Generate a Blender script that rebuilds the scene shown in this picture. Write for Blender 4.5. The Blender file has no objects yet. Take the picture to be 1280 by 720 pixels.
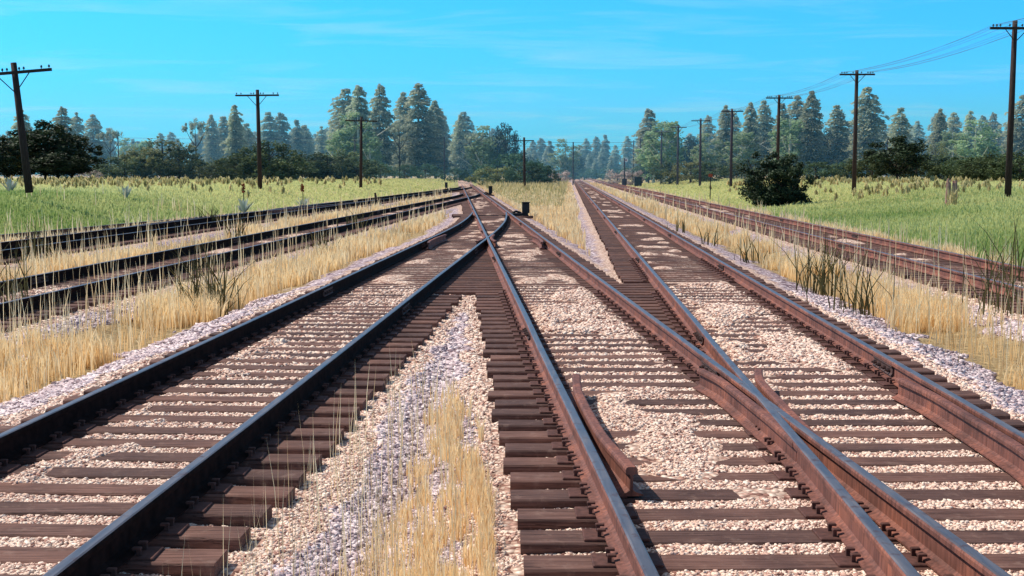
import bpy, math, random
import numpy as np
from mathutils import Vector, Matrix

random.seed(7); RNG = np.random.default_rng(11)
scene = bpy.context.scene
COL = scene.collection
PI = math.pi
CAMZ = 1.885                       # camera height; z = 0 is the top of the cross ties

# ------------------------------------------------------------------ materials
def mat(name):
    m = bpy.data.materials.new(name); m.use_nodes = True
    nt = m.node_tree; b = nt.nodes['Principled BSDF']
    return m, nt, b
def N(nt, t, **kw):
    n = nt.nodes.new(t)
    for k, v in kw.items():
        if k in n.inputs: n.inputs[k].default_value = v
        else: setattr(n, k, v)
    return n
def L(nt, a, b): nt.links.new(a, b)
def ramp(nt, fac, stops, interp='LINEAR'):
    r = nt.nodes.new('ShaderNodeValToRGB'); r.color_ramp.interpolation = interp
    e = r.color_ramp.elements
    while len(e) < len(stops): e.new(0.5)
    for i, (p, c) in enumerate(stops):
        e[i].position = p; e[i].color = (*c, 1)
    L(nt, fac, r.inputs['Fac']); return r
def attr(nt, name):
    a = nt.nodes.new('ShaderNodeAttribute'); a.attribute_name = name; return a
def mixc(nt, fac, a, b, bt='MIX'):
    m = nt.nodes.new('ShaderNodeMix'); m.data_type = 'RGBA'; m.blend_type = bt
    for s, v in ((m.inputs[0], fac), (m.inputs[6], a), (m.inputs[7], b)):
        if hasattr(v, 'is_linked'): L(nt, v, s)
        elif isinstance(v, (int, float)): s.default_value = v
        else: s.default_value = (*v, 1)
    return m.outputs[2]
def objcoord(nt, scale=(1, 1, 1)):
    g = nt.nodes.new('ShaderNodeNewGeometry'); mp = nt.nodes.new('ShaderNodeMapping')
    mp.inputs['Scale'].default_value = scale
    L(nt, g.outputs['Position'], mp.inputs['Vector']); return mp.outputs['Vector']

def leafmat(name, c0, c1, trans=0.25, rough=0.75, vary=0.0):
    m, nt, b = mat(name)
    a = attr(nt, 'tint'); col = ramp(nt, a.outputs['Fac'], [(0, c0), (1, c1)]).outputs['Color']
    if vary:
        oi = nt.nodes.new('ShaderNodeObjectInfo')
        hs = nt.nodes.new('ShaderNodeHueSaturation')
        mr = N(nt, 'ShaderNodeMapRange'); mr.inputs['To Min'].default_value = .5 - vary * .012; mr.inputs['To Max'].default_value = .5 + vary * .02
        L(nt, oi.outputs['Random'], mr.inputs['Value']); L(nt, mr.outputs[0], hs.inputs['Hue'])
        mv = N(nt, 'ShaderNodeMapRange'); mv.inputs['To Min'].default_value = 1 - vary * .2; mv.inputs['To Max'].default_value = 1 + vary * .2
        L(nt, oi.outputs['Random'], mv.inputs['Value']); L(nt, mv.outputs[0], hs.inputs['Value'])
        L(nt, col, hs.inputs['Color']); col = hs.outputs['Color']
    L(nt, col, b.inputs['Base Color']); b.inputs['Roughness'].default_value = rough
    b.inputs['Specular IOR Level'].default_value = .2
    t = nt.nodes.new('ShaderNodeBsdfTranslucent'); L(nt, col, t.inputs['Color'])
    mx = nt.nodes.new('ShaderNodeMixShader'); mx.inputs[0].default_value = trans
    L(nt, b.outputs[0], mx.inputs[1]); L(nt, t.outputs[0], mx.inputs[2])
    L(nt, mx.outputs[0], nt.nodes['Material Output'].inputs['Surface'])
    return m

def make_rust():
    m, nt, b = mat('rusted_rail_steel')
    v = objcoord(nt)
    n1 = N(nt, 'ShaderNodeTexNoise', Scale=3.0, Detail=6.0); L(nt, v, n1.inputs['Vector'])
    v2 = objcoord(nt, (40, 40, 4)); n2 = N(nt, 'ShaderNodeTexNoise', Scale=1.0, Detail=5.0); L(nt, v2, n2.inputs['Vector'])
    c1 = ramp(nt, n1.outputs['Fac'], [(.3, (.12, .048, .036)), (.5, (.21, .082, .060)), (.72, (.32, .115, .070))]).outputs['Color']
    c2 = ramp(nt, n2.outputs['Fac'], [(.35, (.45, .42, .42)), (.6, (1, 1, 1)), (.8, (1.5, 1.25, 1.05))]).outputs['Color']
    L(nt, mixc(nt, .8, c1, c2, 'MULTIPLY'), b.inputs['Base Color'])
    b.inputs['Roughness'].default_value = .72; b.inputs['Metallic'].default_value = .0
    b.inputs['Specular IOR Level'].default_value = .35
    bp = N(nt, 'ShaderNodeBump', Strength=.35, Distance=.004); L(nt, n2.outputs['Fac'], bp.inputs['Height']); L(nt, bp.outputs[0], b.inputs['Normal'])
    return m
def make_polish():
    m, nt, b = mat('worn_railhead_steel')
    v = objcoord(nt, (30, 3, 3)); n = N(nt, 'ShaderNodeTexNoise', Scale=1.0, Detail=6.0); L(nt, v, n.inputs['Vector'])
    v3 = objcoord(nt); n3 = N(nt, 'ShaderNodeTexNoise', Scale=14.0, Detail=4.0); L(nt, v3, n3.inputs['Vector'])
    c = ramp(nt, n.outputs['Fac'], [(.3, (.10, .08, .085)), (.55, (.16, .145, .16)), (.8, (.24, .21, .21))]).outputs['Color']
    f = ramp(nt, n3.outputs['Fac'], [(.58, (0, 0, 0)), (.72, (1, 1, 1))]).outputs['Color']
    L(nt, mixc(nt, f, c, (.12, .055, .04)), b.inputs['Base Color'])
    b.inputs['Metallic'].default_value = .5
    L(nt, ramp(nt, n.outputs['Fac'], [(.3, (.33,) * 3), (.7, (.48,) * 3)]).outputs['Color'], b.inputs['Roughness'])
    return m
def make_darkiron():
    m, nt, b = mat('dark_rusty_iron')
    v = objcoord(nt); n = N(nt, 'ShaderNodeTexNoise', Scale=18.0, Detail=5.0); L(nt, v, n.inputs['Vector'])
    L(nt, ramp(nt, n.outputs['Fac'], [(.3, (.03, .016, .014)), (.7, (.10, .045, .035))]).outputs['Color'], b.inputs['Base Color'])
    b.inputs['Roughness'].default_value = .7
    return m
def make_tie():
    m, nt, b = mat('creosoted_tie_timber')
    v = objcoord(nt, (2.2, 60, 60)); n = N(nt, 'ShaderNodeTexNoise', Scale=1.0, Detail=7.0, Roughness=.65); L(nt, v, n.inputs['Vector'])
    v2 = objcoord(nt); n2 = N(nt, 'ShaderNodeTexNoise', Scale=2.6, Detail=3.0); L(nt, v2, n2.inputs['Vector'])
    c = ramp(nt, n.outputs['Fac'], [(.28, (.045, .023, .020)), (.46, (.110, .060, .050)), (.62, (.160, .092, .078)), (.8, (.25, .165, .14))]).outputs['Color']
    c2 = ramp(nt, n2.outputs['Fac'], [(.3, (.72, .7, .72)), (.7, (1.2, 1.15, 1.1))]).outputs['Color']
    at = attr(nt, 'tint'); c3 = ramp(nt, at.outputs['Fac'], [(0, (.68, .70, .74)), (1, (1.4, 1.32, 1.25))]).outputs['Color']
    v4 = objcoord(nt, (.8, 30, 30)); n4 = N(nt, 'ShaderNodeTexNoise', Scale=1.0, Detail=4.0); L(nt, v4, n4.inputs['Vector'])
    crack = ramp(nt, n4.outputs['Fac'], [(.485, (1, 1, 1)), (.5, (.25, .22, .2)), (.515, (1, 1, 1))]).outputs['Color']
    n5 = N(nt, 'ShaderNodeTexNoise', Scale=9.0, Detail=6.0, Roughness=.7); L(nt, v2, n5.inputs['Vector'])
    dust = ramp(nt, n5.outputs['Fac'], [(.54, (0, 0, 0)), (.75, (.5, .5, .5))]).outputs['Color']
    cc = mixc(nt, 1, mixc(nt, 1, mixc(nt, 1, c, c2, 'MULTIPLY'), c3, 'MULTIPLY'), crack, 'MULTIPLY')
    L(nt, mixc(nt, dust, cc, (.30, .20, .16)), b.inputs['Base Color'])
    b.inputs['Roughness'].default_value = .85; b.inputs['Specular IOR Level'].default_value = .25
    bp = N(nt, 'ShaderNodeBump', Strength=.7, Distance=.006); L(nt, n.outputs['Fac'], bp.inputs['Height']); L(nt, bp.outputs[0], b.inputs['Normal'])
    return m
def stone_ramp(nt, fac, kind):
    if kind == 'fresh':
        st = [(0, (.16, .075, .06)), (.10, (.38, .20, .16)), (.22, (.58, .36, .29)), (.42, (.75, .54, .44)), (.7, (.86, .68, .56)), (1, (.97, .84, .72))]
    else:
        st = [(0, (.11, .075, .085)), (.16, (.28, .20, .22)), (.36, (.46, .36, .39)), (.62, (.64, .53, .56)), (1, (.88, .78, .78))]
    return ramp(nt, fac, st).outputs['Color']
def make_stone():
    m, nt, b = mat('crushed_ballast_stone')
    a = attr(nt, 'tint'); k = attr(nt, 'grey')
    v = objcoord(nt); n = N(nt, 'ShaderNodeTexNoise', Scale=90.0, Detail=3.0); L(nt, v, n.inputs['Vector'])
    col = mixc(nt, k.outputs['Fac'], stone_ramp(nt, a.outputs['Fac'], 'fresh'), stone_ramp(nt, a.outputs['Fac'], 'grey'))
    col = mixc(nt, .6, col, ramp(nt, n.outputs['Fac'], [(.3, (.75, .72, .7)), (.7, (1.15, 1.12, 1.1))]).outputs['Color'], 'MULTIPLY')
    L(nt, col, b.inputs['Base Color']); b.inputs['Roughness'].default_value = .85
    b.inputs['Specular IOR Level'].default_value = .3
    return m
def make_ground():
    m, nt, b = mat('trackside_ground')
    v = objcoord(nt)
    vo = N(nt, 'ShaderNodeTexVoronoi', Scale=24.0); L(nt, v, vo.inputs['Vector'])
    vo2 = N(nt, 'ShaderNodeTexVoronoi', Scale=15.0); L(nt, v, vo2.inputs['Vector'])
    sep = nt.nodes.new('ShaderNodeSeparateColor'); L(nt, vo.outputs['Color'], sep.inputs[0])
    sep2 = nt.nodes.new('ShaderNodeSeparateColor'); L(nt, vo2.outputs['Color'], sep2.inputs[0])
    edge = ramp(nt, vo.outputs['Distance'], [(.25, (1, 1, 1)), (.62, (.55, .5, .48))]).outputs['Color']
    edge2 = ramp(nt, vo2.outputs['Distance'], [(.25, (1, 1, 1)), (.62, (.5, .46, .5))]).outputs['Color']
    fresh = mixc(nt, 1, stone_ramp(nt, sep.outputs[0], 'fresh'), edge, 'MULTIPLY')
    grey = mixc(nt, 1, stone_ramp(nt, sep2.outputs[0], 'grey'), edge2, 'MULTIPLY')
    ng = N(nt, 'ShaderNodeTexNoise', Scale=7.0, Detail=8.0, Roughness=.7); L(nt, v, ng.inputs['Vector'])
    nb = N(nt, 'ShaderNodeTexNoise', Scale=.22, Detail=5.0); L(nt, v, nb.inputs['Vector'])
    straw = ramp(nt, ng.outputs['Fac'], [(.3, (.14, .10, .055)), (.5, (.34, .25, .13)), (.7, (.50, .38, .20))]).outputs['Color']
    g1 = ramp(nt, ng.outputs['Fac'], [(.3, (.12, .16, .05)), (.5, (.19, .24, .08)), (.7, (.30, .33, .13))]).outputs['Color']
    g2 = ramp(nt, ng.outputs['Fac'], [(.3, (.15, .14, .05)), (.7, (.33, .28, .12))]).outputs['Color']
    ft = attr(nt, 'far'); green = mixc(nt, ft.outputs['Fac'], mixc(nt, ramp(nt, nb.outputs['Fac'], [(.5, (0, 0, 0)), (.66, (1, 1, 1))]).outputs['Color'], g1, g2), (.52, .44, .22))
    af, agr, ag = attr(nt, 'fresh'), attr(nt, 'gravel'), attr(nt, 'green')
    col = mixc(nt, ag.outputs['Fac'], straw, green)
    col = mixc(nt, agr.outputs['Fac'], col, mixc(nt, af.outputs['Fac'], grey, fresh))
    L(nt, col, b.inputs['Base Color']); b.inputs['Roughness'].default_value = .95; b.inputs['Specular IOR Level'].default_value = .15
    inv = nt.nodes.new('ShaderNodeMath'); inv.operation = 'SUBTRACT'; inv.inputs[0].default_value = 1; L(nt, vo.outputs['Distance'], inv.inputs[1])
    bp = N(nt, 'ShaderNodeBump', Strength=.9, Distance=.02); L(nt, inv.outputs[0], bp.inputs['Height']); L(nt, bp.outputs[0], b.inputs['Normal'])
    return m
def simple(name, c, rough=.8, scale=12, spread=.35, stretch=(1, 1, 1)):
    m, nt, b = mat(name)
    v = objcoord(nt, stretch); n = N(nt, 'ShaderNodeTexNoise', Scale=float(scale), Detail=5.0); L(nt, v, n.inputs['Vector'])
    lo = tuple(x * (1 - spread) for x in c); hi = tuple(x * (1 + spread) for x in c)
    L(nt, ramp(nt, n.outputs['Fac'], [(.3, lo), (.7, hi)]).outputs['Color'], b.inputs['Base Color'])
    b.inputs['Roughness'].default_value = rough; b.inputs['Specular IOR Level'].default_value = .25
    return m

M = dict(
    rust=make_rust(), polish=make_polish(), iron=make_darkiron(), tie=make_tie(), stone=make_stone(), ground=make_ground(),
    pole=simple('weathered_pole_timber', (.045, .028, .024), .9, 6, .5, (6, 6, .6)),
    polefar=simple('distant_pole_timber', (.05, .045, .06), .9, 6, .4, (6, 6, .6)),
    wire=simple('wire_metal', (.10, .12, .16), .6),
    insul=simple('insulator_glass', (.03, .05, .055), .3),
    trunk=simple('grey_bark', (.13, .11, .10), .9, 9, .4, (3, 3, .5)),
    dtrunk=simple('dark_bark', (.05, .038, .03), .9, 9, .4, (3, 3, .5)),
    birch=simple('pale_birch_bark', (.55, .56, .48), .8, 5, .25, (1, 1, 2)),
    box=simple('black_painted_iron', (.012, .013, .016), .5, 14, .5),
    post=simple('rotting_post_timber', (.34, .20, .16), .9, 14, .5, (3, 3, .5)),
    red=simple('faded_red_paint', (.30, .06, .03), .7, 20, .4),
    white=simple('white_paint', (.75, .75, .72), .6, 10, .1),
    redflower=simple('red_seed_head', (.26, .045, .02), .9, 30, .4),
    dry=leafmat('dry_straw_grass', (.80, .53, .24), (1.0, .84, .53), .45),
    stalk=leafmat('tall_pale_straw', (.72, .51, .27), (1.0, .85, .55), .45),
    green=leafmat('green_meadow_grass', (.19, .31, .07), (.68, .68, .30), .5),
    weed=leafmat('olive_seed_weeds', (.30, .28, .11), (.85, .72, .40), .5),
    rush=leafmat('dark_rush_blades', (.045, .038, .016), (.19, .16, .06), .2),
    agave=leafmat('grey_green_succulent', (.30, .34, .30), (.55, .60, .55), .15),
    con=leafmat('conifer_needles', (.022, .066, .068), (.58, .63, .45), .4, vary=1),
    conb=leafmat('hazy_conifer_needles', (.02, .10, .15), (.50, .60, .48), .4, vary=1),  # bluish distance haze put into the needle colour
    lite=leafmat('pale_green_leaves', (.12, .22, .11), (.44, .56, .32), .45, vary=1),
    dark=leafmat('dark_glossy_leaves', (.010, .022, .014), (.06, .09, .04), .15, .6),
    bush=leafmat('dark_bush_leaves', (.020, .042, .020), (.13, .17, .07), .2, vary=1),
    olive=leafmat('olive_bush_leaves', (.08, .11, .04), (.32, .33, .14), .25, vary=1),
    navy=leafmat('dark_blue_green_leaves', (.010, .035, .048), (.04, .085, .085), .2, vary=1),  # the leaf colour itself is a dark blue-green
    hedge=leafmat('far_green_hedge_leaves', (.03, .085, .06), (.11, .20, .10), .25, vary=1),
    twig=leafmat('dry_pinkish_twigs', (.34, .27, .25), (.66, .56, .52), .2, vary=1),
)

# ------------------------------------------------------------------ object helpers
def link(o, parent=None):
    COL.objects.link(o)
    if parent is not None: o.parent = parent
    return o
def mesh_np(name, V, F, mats, mi=None, attrs=None, smooth=False):
    """V (n,3); F list of (k,w) int arrays, w = 3 or 4"""
    me = bpy.data.meshes.new(name)
    F = [np.asarray(f, dtype=np.int32) for f in (F if isinstance(F, list) else [F]) if len(f)]
    me.vertices.add(len(V)); me.vertices.foreach_set('co', np.ascontiguousarray(V, dtype=np.float32).ravel())
    tot = np.concatenate([np.full(len(f), f.shape[1], dtype=np.int32) for f in F])
    st = np.concatenate([[0], np.cumsum(tot)[:-1]]).astype(np.int32)
    idx = np.concatenate([f.ravel() for f in F])
    me.loops.add(len(idx)); me.loops.foreach_set('vertex_index', idx)
    me.polygons.add(len(tot)); me.polygons.foreach_set('loop_start', st); me.polygons.foreach_set('loop_total', tot)
    if mi is not None: me.polygons.foreach_set('material_index', np.asarray(mi, dtype=np.int32))
    if smooth: me.polygons.foreach_set('use_smooth', np.ones(len(tot), dtype=bool))
    for m in (mats if isinstance(mats, (list, tuple)) else [mats]): me.materials.append(m)
    if attrs:
        for k, v in attrs.items():
            a = me.attributes.new(k, 'FLOAT', 'POINT'); a.data.foreach_set('value', np.ascontiguousarray(v, dtype=np.float32))
    me.update(calc_edges=True)
    return me
def obj(name, me, parent=None, loc=None, rot=None):
    o = bpy.data.objects.new(name, me)
    if loc is not None: o.location = loc
    if rot is not None: o.rotation_euler = rot
    return link(o, parent)
def tag(o, label=None, cat=None, group=None, kind=None):
    if label: o['label'] = label
    if cat: o['category'] = cat
    if group: o['group'] = group
    if kind: o['kind'] = kind
    return o
def empty(name, loc, label=None, cat=None, group=None, rz=0):
    o = bpy.data.objects.new(name, None); o.location = loc; o.rotation_euler = (0, 0, rz); o.empty_display_size = .2
    link(o); return tag(o, label, cat, group)

class MB:
    """collects simple solids into one mesh"""
    def __init__(s): s.v = []; s.f = []; s.m = []; s.t = []
    def add(s, vs, fs, mi=0, tint=.5):
        b = len(s.v); s.v += [tuple(v) for v in vs]; s.f += [tuple(i + b for i in f) for f in fs]; s.m += [mi] * len(fs); s.t += [tint] * len(vs)
    def box(s, c, d, mi=0, rot=None, bev=.0, tint=.5):
        x, y, z = [q / 2 for q in d]
        if bev > 0:
            e = bev; vs = []; 
            prof = [(-x + e, -y, ), ( x - e, -y), (x, -y + e), (x, y - e), (x - e, y), (-x + e, y), (-x, y - e), (-x, -y + e)]
            ins = [(-x + e, -y + e), (x - e, -y + e), (x - e, -y + e), (x - e, y - e), (x - e, y - e), (-x + e, y - e), (-x + e, y - e), (-x + e, -y + e)]
            for zz, P in ((-z, prof), (z - e, prof)): vs += [(a, b, zz) for a, b in P]
            vs += [(a * .999, b * .999, z) for a, b in [(-x + 2*e, -y + e), (x - 2*e, -y + e), (x - e, -y + 2*e), (x - e, y - 2*e), (x - 2*e, y - e), (-x + 2*e, y - e), (-x + e, y - 2*e), (-x + e, -y + 2*e)]]
            fs = []
            for r in range(2):
                for i in range(8):
                    j = (i + 1) % 8; fs.append((r * 8 + i, r * 8 + j, r * 8 + 8 + j, r * 8 + 8 + i))
            fs.append(tuple(range(16, 24))); fs.append(tuple(reversed(range(8))))
        else:
            vs = [(a, b, q) for q in (-z, z) for a, b in ((-x, -y), (x, -y), (x, y), (-x, y))]
            fs = [(3, 2, 1, 0), (4, 5, 6, 7), (0, 1, 5, 4), (1, 2, 6, 5), (2, 3, 7, 6), (3, 0, 4, 7)]
        if rot is not None: vs = [rot @ Vector(v) for v in vs]
        s.add([(v[0] + c[0], v[1] + c[1], v[2] + c[2]) for v in vs], fs, mi, tint)
    def tube(s, pts, r, n=6, mi=0, cap=True, tint=.5):
        pts = [Vector(p) for p in pts]; rr = r if isinstance(r, (list, tuple)) else [r] * len(pts)
        b = len(s.v); ring = []
        for i, p in enumerate(pts):
            t = (pts[min(i + 1, len(pts) - 1)] - pts[max(i - 1, 0)]).normalized()
            u = t.cross(Vector((0, 0, 1)))
            if u.length < 1e-3: u = Vector((1, 0, 0))
            u.normalize(); w = t.cross(u)
            ring += [p + (u * math.cos(2 * PI * k / n) + w * math.sin(2 * PI * k / n)) * rr[i] for k in range(n)]
        fs = []
        for i in range(len(pts) - 1):
            for k in range(n):
                q = (k + 1) % n; fs.append((i * n + k, i * n + q, (i + 1) * n + q, (i + 1) * n + k))
        if cap: fs.append(tuple(range(n))[::-1]); fs.append(tuple((len(pts) - 1) * n + k for k in range(n)))
        s.add(ring, fs, mi, tint)
    def mesh(s, name, mats, smooth=False):
        me = bpy.data.meshes.new(name); me.from_pydata(s.v, [], s.f)
        for m in (mats if isinstance(mats, (list, tuple)) else [mats]): me.materials.append(m)
        me.polygons.foreach_set('material_index', s.m)
        if smooth: me.polygons.foreach_set('use_smooth', [True] * len(s.f))
        a = me.attributes.new('tint', 'FLOAT', 'POINT'); a.data.foreach_set('value', np.array(s.t, dtype=np.float32))
        me.update(); return me

# ------------------------------------------------------------------ value noise
_T = RNG.random((256, 256))
def vnoise(x, y):
    x = np.asarray(x, float); y = np.asarray(y, float)
    xi = np.floor(x).astype(int); yi = np.floor(y).astype(int); fx = x - xi; fy = y - yi
    fx = fx * fx * (3 - 2 * fx); fy = fy * fy * (3 - 2 * fy)
    a = _T[xi & 255, yi & 255]; b = _T[(xi + 1) & 255, yi & 255]; c = _T[xi & 255, (yi + 1) & 255]; d = _T[(xi + 1) & 255, (yi + 1) & 255]
    return (a * (1 - fx) + b * fx) * (1 - fy) + (c * (1 - fx) + d * fx) * fy
def fbm(x, y, o=3):
    s = 0; a = .5; t = 0
    for i in range(o): s = s + a * vnoise(x * 2 ** i + 13.7 * i, y * 2 ** i + 5.1 * i); t += a; a *= .5
    return s / t
def sstep(a, b, x):
    t = np.clip((x - a) / (b - a), 0, 1); return t * t * (3 - 2 * t)

# ------------------------------------------------------------------ track geometry (metres, camera at x = y = 0)
AR, AC = math.radians(2.77), math.radians(-2.66)     # headings of the right-hand group of tracks and of the centre track
G = .7525                                            # half distance between the rail heads
def fr(a, s, o): return np.array((s * math.sin(a) + o * math.cos(a), s * math.cos(a) - o * math.sin(a)))
RAILDARK = None
OFF = dict(R=2.22, LT=-2.95, LT2=-8.24, LT3=-13.45, R2=7.56)
OC = 1.573
def junction(off):                                   # where a track of the right-hand heading meets the centre track
    A = np.array([[math.sin(AR), -math.sin(AC)], [math.cos(AR), -math.cos(AC)]])
    b = fr(AC, 0, OC) - fr(AR, 0, off); sR, sC = np.linalg.solve(A, b); return sR, sC
def turnout_path(off, T, s0, tip):
    sR, sC = junction(off)
    P0, P1, P2 = fr(AR, sR - T, off), fr(AR, sR, off), fr(AC, sC + T, OC)
    pts = [fr(AR, s, off) for s in np.arange(s0, sR - T - .5, 2.0)]
    for t in np.linspace(0, 1, 30):
        if t > tip: break
        pts.append((1 - t) ** 2 * P0 + 2 * t * (1 - t) * P1 + t * t * P2)
    return np.array(pts)
PATH = dict(
    C=np.array([fr(AC, s, OC) for s in np.arange(2, 300, 4.)] + [fr(AC, s, OC + (s - 298) ** 2 / 900) for s in np.arange(300, 380, 6.)]),
    R=np.array([fr(AR, s, OFF['R']) for s in np.arange(2, 620, 4.)]),
    R2=np.array([fr(AR, s, OFF['R2']) for s in np.arange(14, 520, 4.)]),
    LT=turnout_path(OFF['LT'], 14, 2, .72), LT2=turnout_path(OFF['LT2'], 14, 10, .72), LT3=turnout_path(OFF['LT3'], 16, 20, .72))
_sd = [fr(AR, s, OFF['LT3'] - .0 - max(0, (84 - s)) ** 1.35 * .016) for s in np.arange(28, 86, 2.)]
PATH['SD'] = np.array(_sd)
def xc(k, y): p = PATH[k]; return np.interp(y, p[:, 1], p[:, 0])
def dist(k, x, y, endfree=False):
    p = PATH[k]; d = np.abs(x - xc(k, y))
    if not endfree: d = np.where(y > p[-1, 1] + 1, 1e3, d)
    return d
def latR(x, y): return x * math.cos(AR) - y * math.sin(AR)

def fields(x, y):
    x = np.asarray(x, float); y = np.asarray(y, float)
    ds = {k: dist(k, x, y) for k in ('C', 'R', 'LT', 'LT2', 'LT3', 'R2')}
    dn = np.minimum.reduce([ds['C'], ds['R'], ds['LT']])           # main tracks, fresh stone
    dy = np.minimum.reduce([ds['LT2'], ds['LT3'], ds['R2']])       # sidings, thinner stone
    d = np.minimum(dn, dy); u = latR(x, y)
    n1 = fbm(x * .9, y * .55, 3); n2 = fbm(x * 2.6 + 40, y * 1.9, 3); n3 = fbm(x * .35 + 9, y * .25 + 3, 2)
    inside = 1 - sstep(.52, .72, d)
    hump = sstep(.545, .675, n1 * .6 + n2 * .4) * .040 * inside * (1 - sstep(.38, .66, d))
    crib = -.012 - .040 * sstep(.50, .68, d) - .018 * sstep(.8, 1.25, d)
    hump = hump * sstep(6.0, 7.4, y) * (.42 + .58 * sstep(9.5, 12.5, y))
    z = crib + hump + (n2 - .5) * .016
    sh = sstep(1.35, 2.55, d + (n2 - .5) * .5)
    z = z * (1 - sh) + (-.27 + (n3 - .5) * .12) * sh
    up = 1.22 * sstep(15.8, 25.5, -u) + 1.22 * sstep(10.2, 27, u)
    up = up * (1 - .55 * sstep(180, 420, y))
    z = z + up + (fbm(x * .06, y * .06, 3) - .5) * .15 * sstep(.2, 1, up)
    nn = (n2 - .5) * .55 + (n1 - .5) * .4
    fresh = 1 - sstep(1.45, 1.62, d + nn * .7)
    gw = np.where(dn < dy, 2.15, 1.95)
    gravel = 1 - sstep(gw - .18, gw + .12, d + nn * 1.4)
    vl = (x > xc('LT', y)) & (x < xc('C', y)) & (y < 17)                # wedge between left and centre track: gravel, patchy grass
    gravel = np.where(vl, 1 - .6 * sstep(.56, .64, n1) * sstep(1.7, 2.0, d), gravel)
    green = np.clip(sstep(15.2, 16.0, -u + nn) + sstep(9.3, 10.2, u + nn), 0, 1)
    far = sstep(70, 190, y) * .25
    return z, fresh, gravel, green, d, dn, dy, u, n1, n2, n3
def zg(x, y): return float(fields(np.array([x]), np.array([y]))[0][0])

# ------------------------------------------------------------------ ground sheet
def axis(fine, lim_f, lim, growth):
    a = [0.]; s = fine
    while a[-1] < lim:
        if a[-1] > lim_f: s *= growth
        a.append(a[-1] + s)
    return np.array(a)
ax = axis(.08, 13, 2600, 1.045); xs = np.concatenate([-ax[:0:-1], ax])
ay = axis(.08, 17, 3600, 1.022); ys = np.concatenate([[-60, -20, -4, 0, 2], 3.4 + ay])
X, Y = np.meshgrid(xs, ys)
Z, fresh, gravel, green, *_ = fields(X.ravel(), Y.ravel())
nx, ny = len(xs), len(ys)
I = np.arange(nx * ny).reshape(ny, nx)
F = np.stack([I[:-1, :-1], I[:-1, 1:], I[1:, 1:], I[1:, :-1]], -1).reshape(-1, 4)
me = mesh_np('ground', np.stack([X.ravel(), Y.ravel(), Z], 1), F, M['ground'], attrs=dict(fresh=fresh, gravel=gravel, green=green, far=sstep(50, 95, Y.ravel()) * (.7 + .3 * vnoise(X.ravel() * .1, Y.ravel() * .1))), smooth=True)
tag(obj('ground', me), 'gravel and grassy ground under the tracks', 'ground', kind='structure')

# ------------------------------------------------------------------ ballast stones lying near the camera
def ico():
    t = (1 + 5 ** .5) / 2
    v = np.array([(-1, t, 0), (1, t, 0), (-1, -t, 0), (1, -t, 0), (0, -1, t), (0, 1, t), (0, -1, -t), (0, 1, -t), (t, 0, -1), (t, 0, 1), (-t, 0, -1), (-t, 0, 1)], float)
    v /= np.linalg.norm(v[0])
    f = np.array([(0, 11, 5), (0, 5, 1), (0, 1, 7), (0, 7, 10), (0, 10, 11), (1, 5, 9), (5, 11, 4), (11, 10, 2), (10, 7, 6), (7, 1, 8), (3, 9, 4), (3, 4, 2), (3, 2, 6), (3, 6, 8), (3, 8, 9), (4, 9, 5), (2, 4, 11), (6, 2, 10), (8, 6, 7), (9, 8, 1)])
    return v, f
def stones(name, x, y, size, label):
    n = len(x); v0, f0 = ico()
    z, fresh, gravel, green, *_ = fields(x, y)
    V = v0[None] * (1 + (RNG.random((n, 12, 1)) - .5) * .95)
    S = size[:, None, None] * np.stack([1 + RNG.random(n) * .7, .75 + RNG.random(n) * .4, .5 + RNG.random(n) * .3], 1)[:, None, :]
    V = V * S
    a = RNG.random(n) * 2 * PI; c, s = np.cos(a)[:, None], np.sin(a)[:, None]
    tl = (RNG.random(n) - .5)[:, None] * .9
    Vx = V[..., 0] * c - V[..., 1] * s; Vy = V[..., 0] * s + V[..., 1] * c; Vz = V[..., 2] + Vx * tl
    V = np.stack([Vx + x[:, None], Vy + y[:, None], Vz + (z + size * .12)[:, None]], -1).reshape(-1, 3)
    F = (f0[None] + (np.arange(n) * 12)[:, None, None]).reshape(-1, 3)
    t = np.repeat(np.clip(RNG.random(n) ** .85, 0, 1), 12); k = np.repeat((fresh < .5 + (RNG.random(n) - .5) * .7).astype(float), 12)
    o = obj(name, mesh_np(name, V, F, M['stone'], attrs=dict(tint=t, grey=k)))
    return tag(o, label, 'gravel', kind='stuff')
def sample_front(n, d0, d1, spread=.47, p=1.0):
    """points across the view wedge, density falling with distance like 1/d^(2p)"""
    r = RNG.random(n)
    if p == 1: d = d0 * (d1 / d0) ** r
    else: d = d0 + (d1 - d0) * r ** p
    x = (RNG.random(n) * 2 - 1) * (spread * d + 1.2)
    return x, d
x, y = sample_front(390000, 4.0, 20, .45)
z, fresh, gravel, green, d, dn, dy, u, n1, n2, n3 = fields(x, y)
size = .0075 + .011 * RNG.random(len(x)) ** 2.2 + .007 * (fresh < .5)
size *= np.clip(y / 9, .8, 1.5)
def on_tie(x, y):
    r = np.zeros(len(x), bool)
    for key, y0, a in (('C', 3.6, -AC), ('R', YB_ + .2, -AR), ('LT', 2.9, -AR)):
        c = xc(key, y); aa = 0.0
        if key == 'C': aa = np.where((y < YB_) | (y > 19), 0, a)
        else: aa = a
        ph = (y - y0 - (x - c) * np.tan(aa)) % .408; ph = np.minimum(ph, .408 - ph)
        reach = np.abs(x - c) < 1.33
        if key == 'C': reach = reach | ((y < YB_) & (x > c) & (x < xc('R', y) + 1.33)) | ((y > 19) & (x < c) & (x > xc('LT', y) - 1.33))
        if key == 'R': reach = reach & (y > YB_)
        if key == 'LT': reach = reach & (y < 19)
        r |= reach & (ph < .118)
    return r
YB_ = 20.7
k = (gravel > .35) & ~(on_tie(x, y) & (z < .004))
stones('ballast_stones', x[k], y[k], size[k], 'pinkish cream crushed stones lying loose between the ties')

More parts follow.
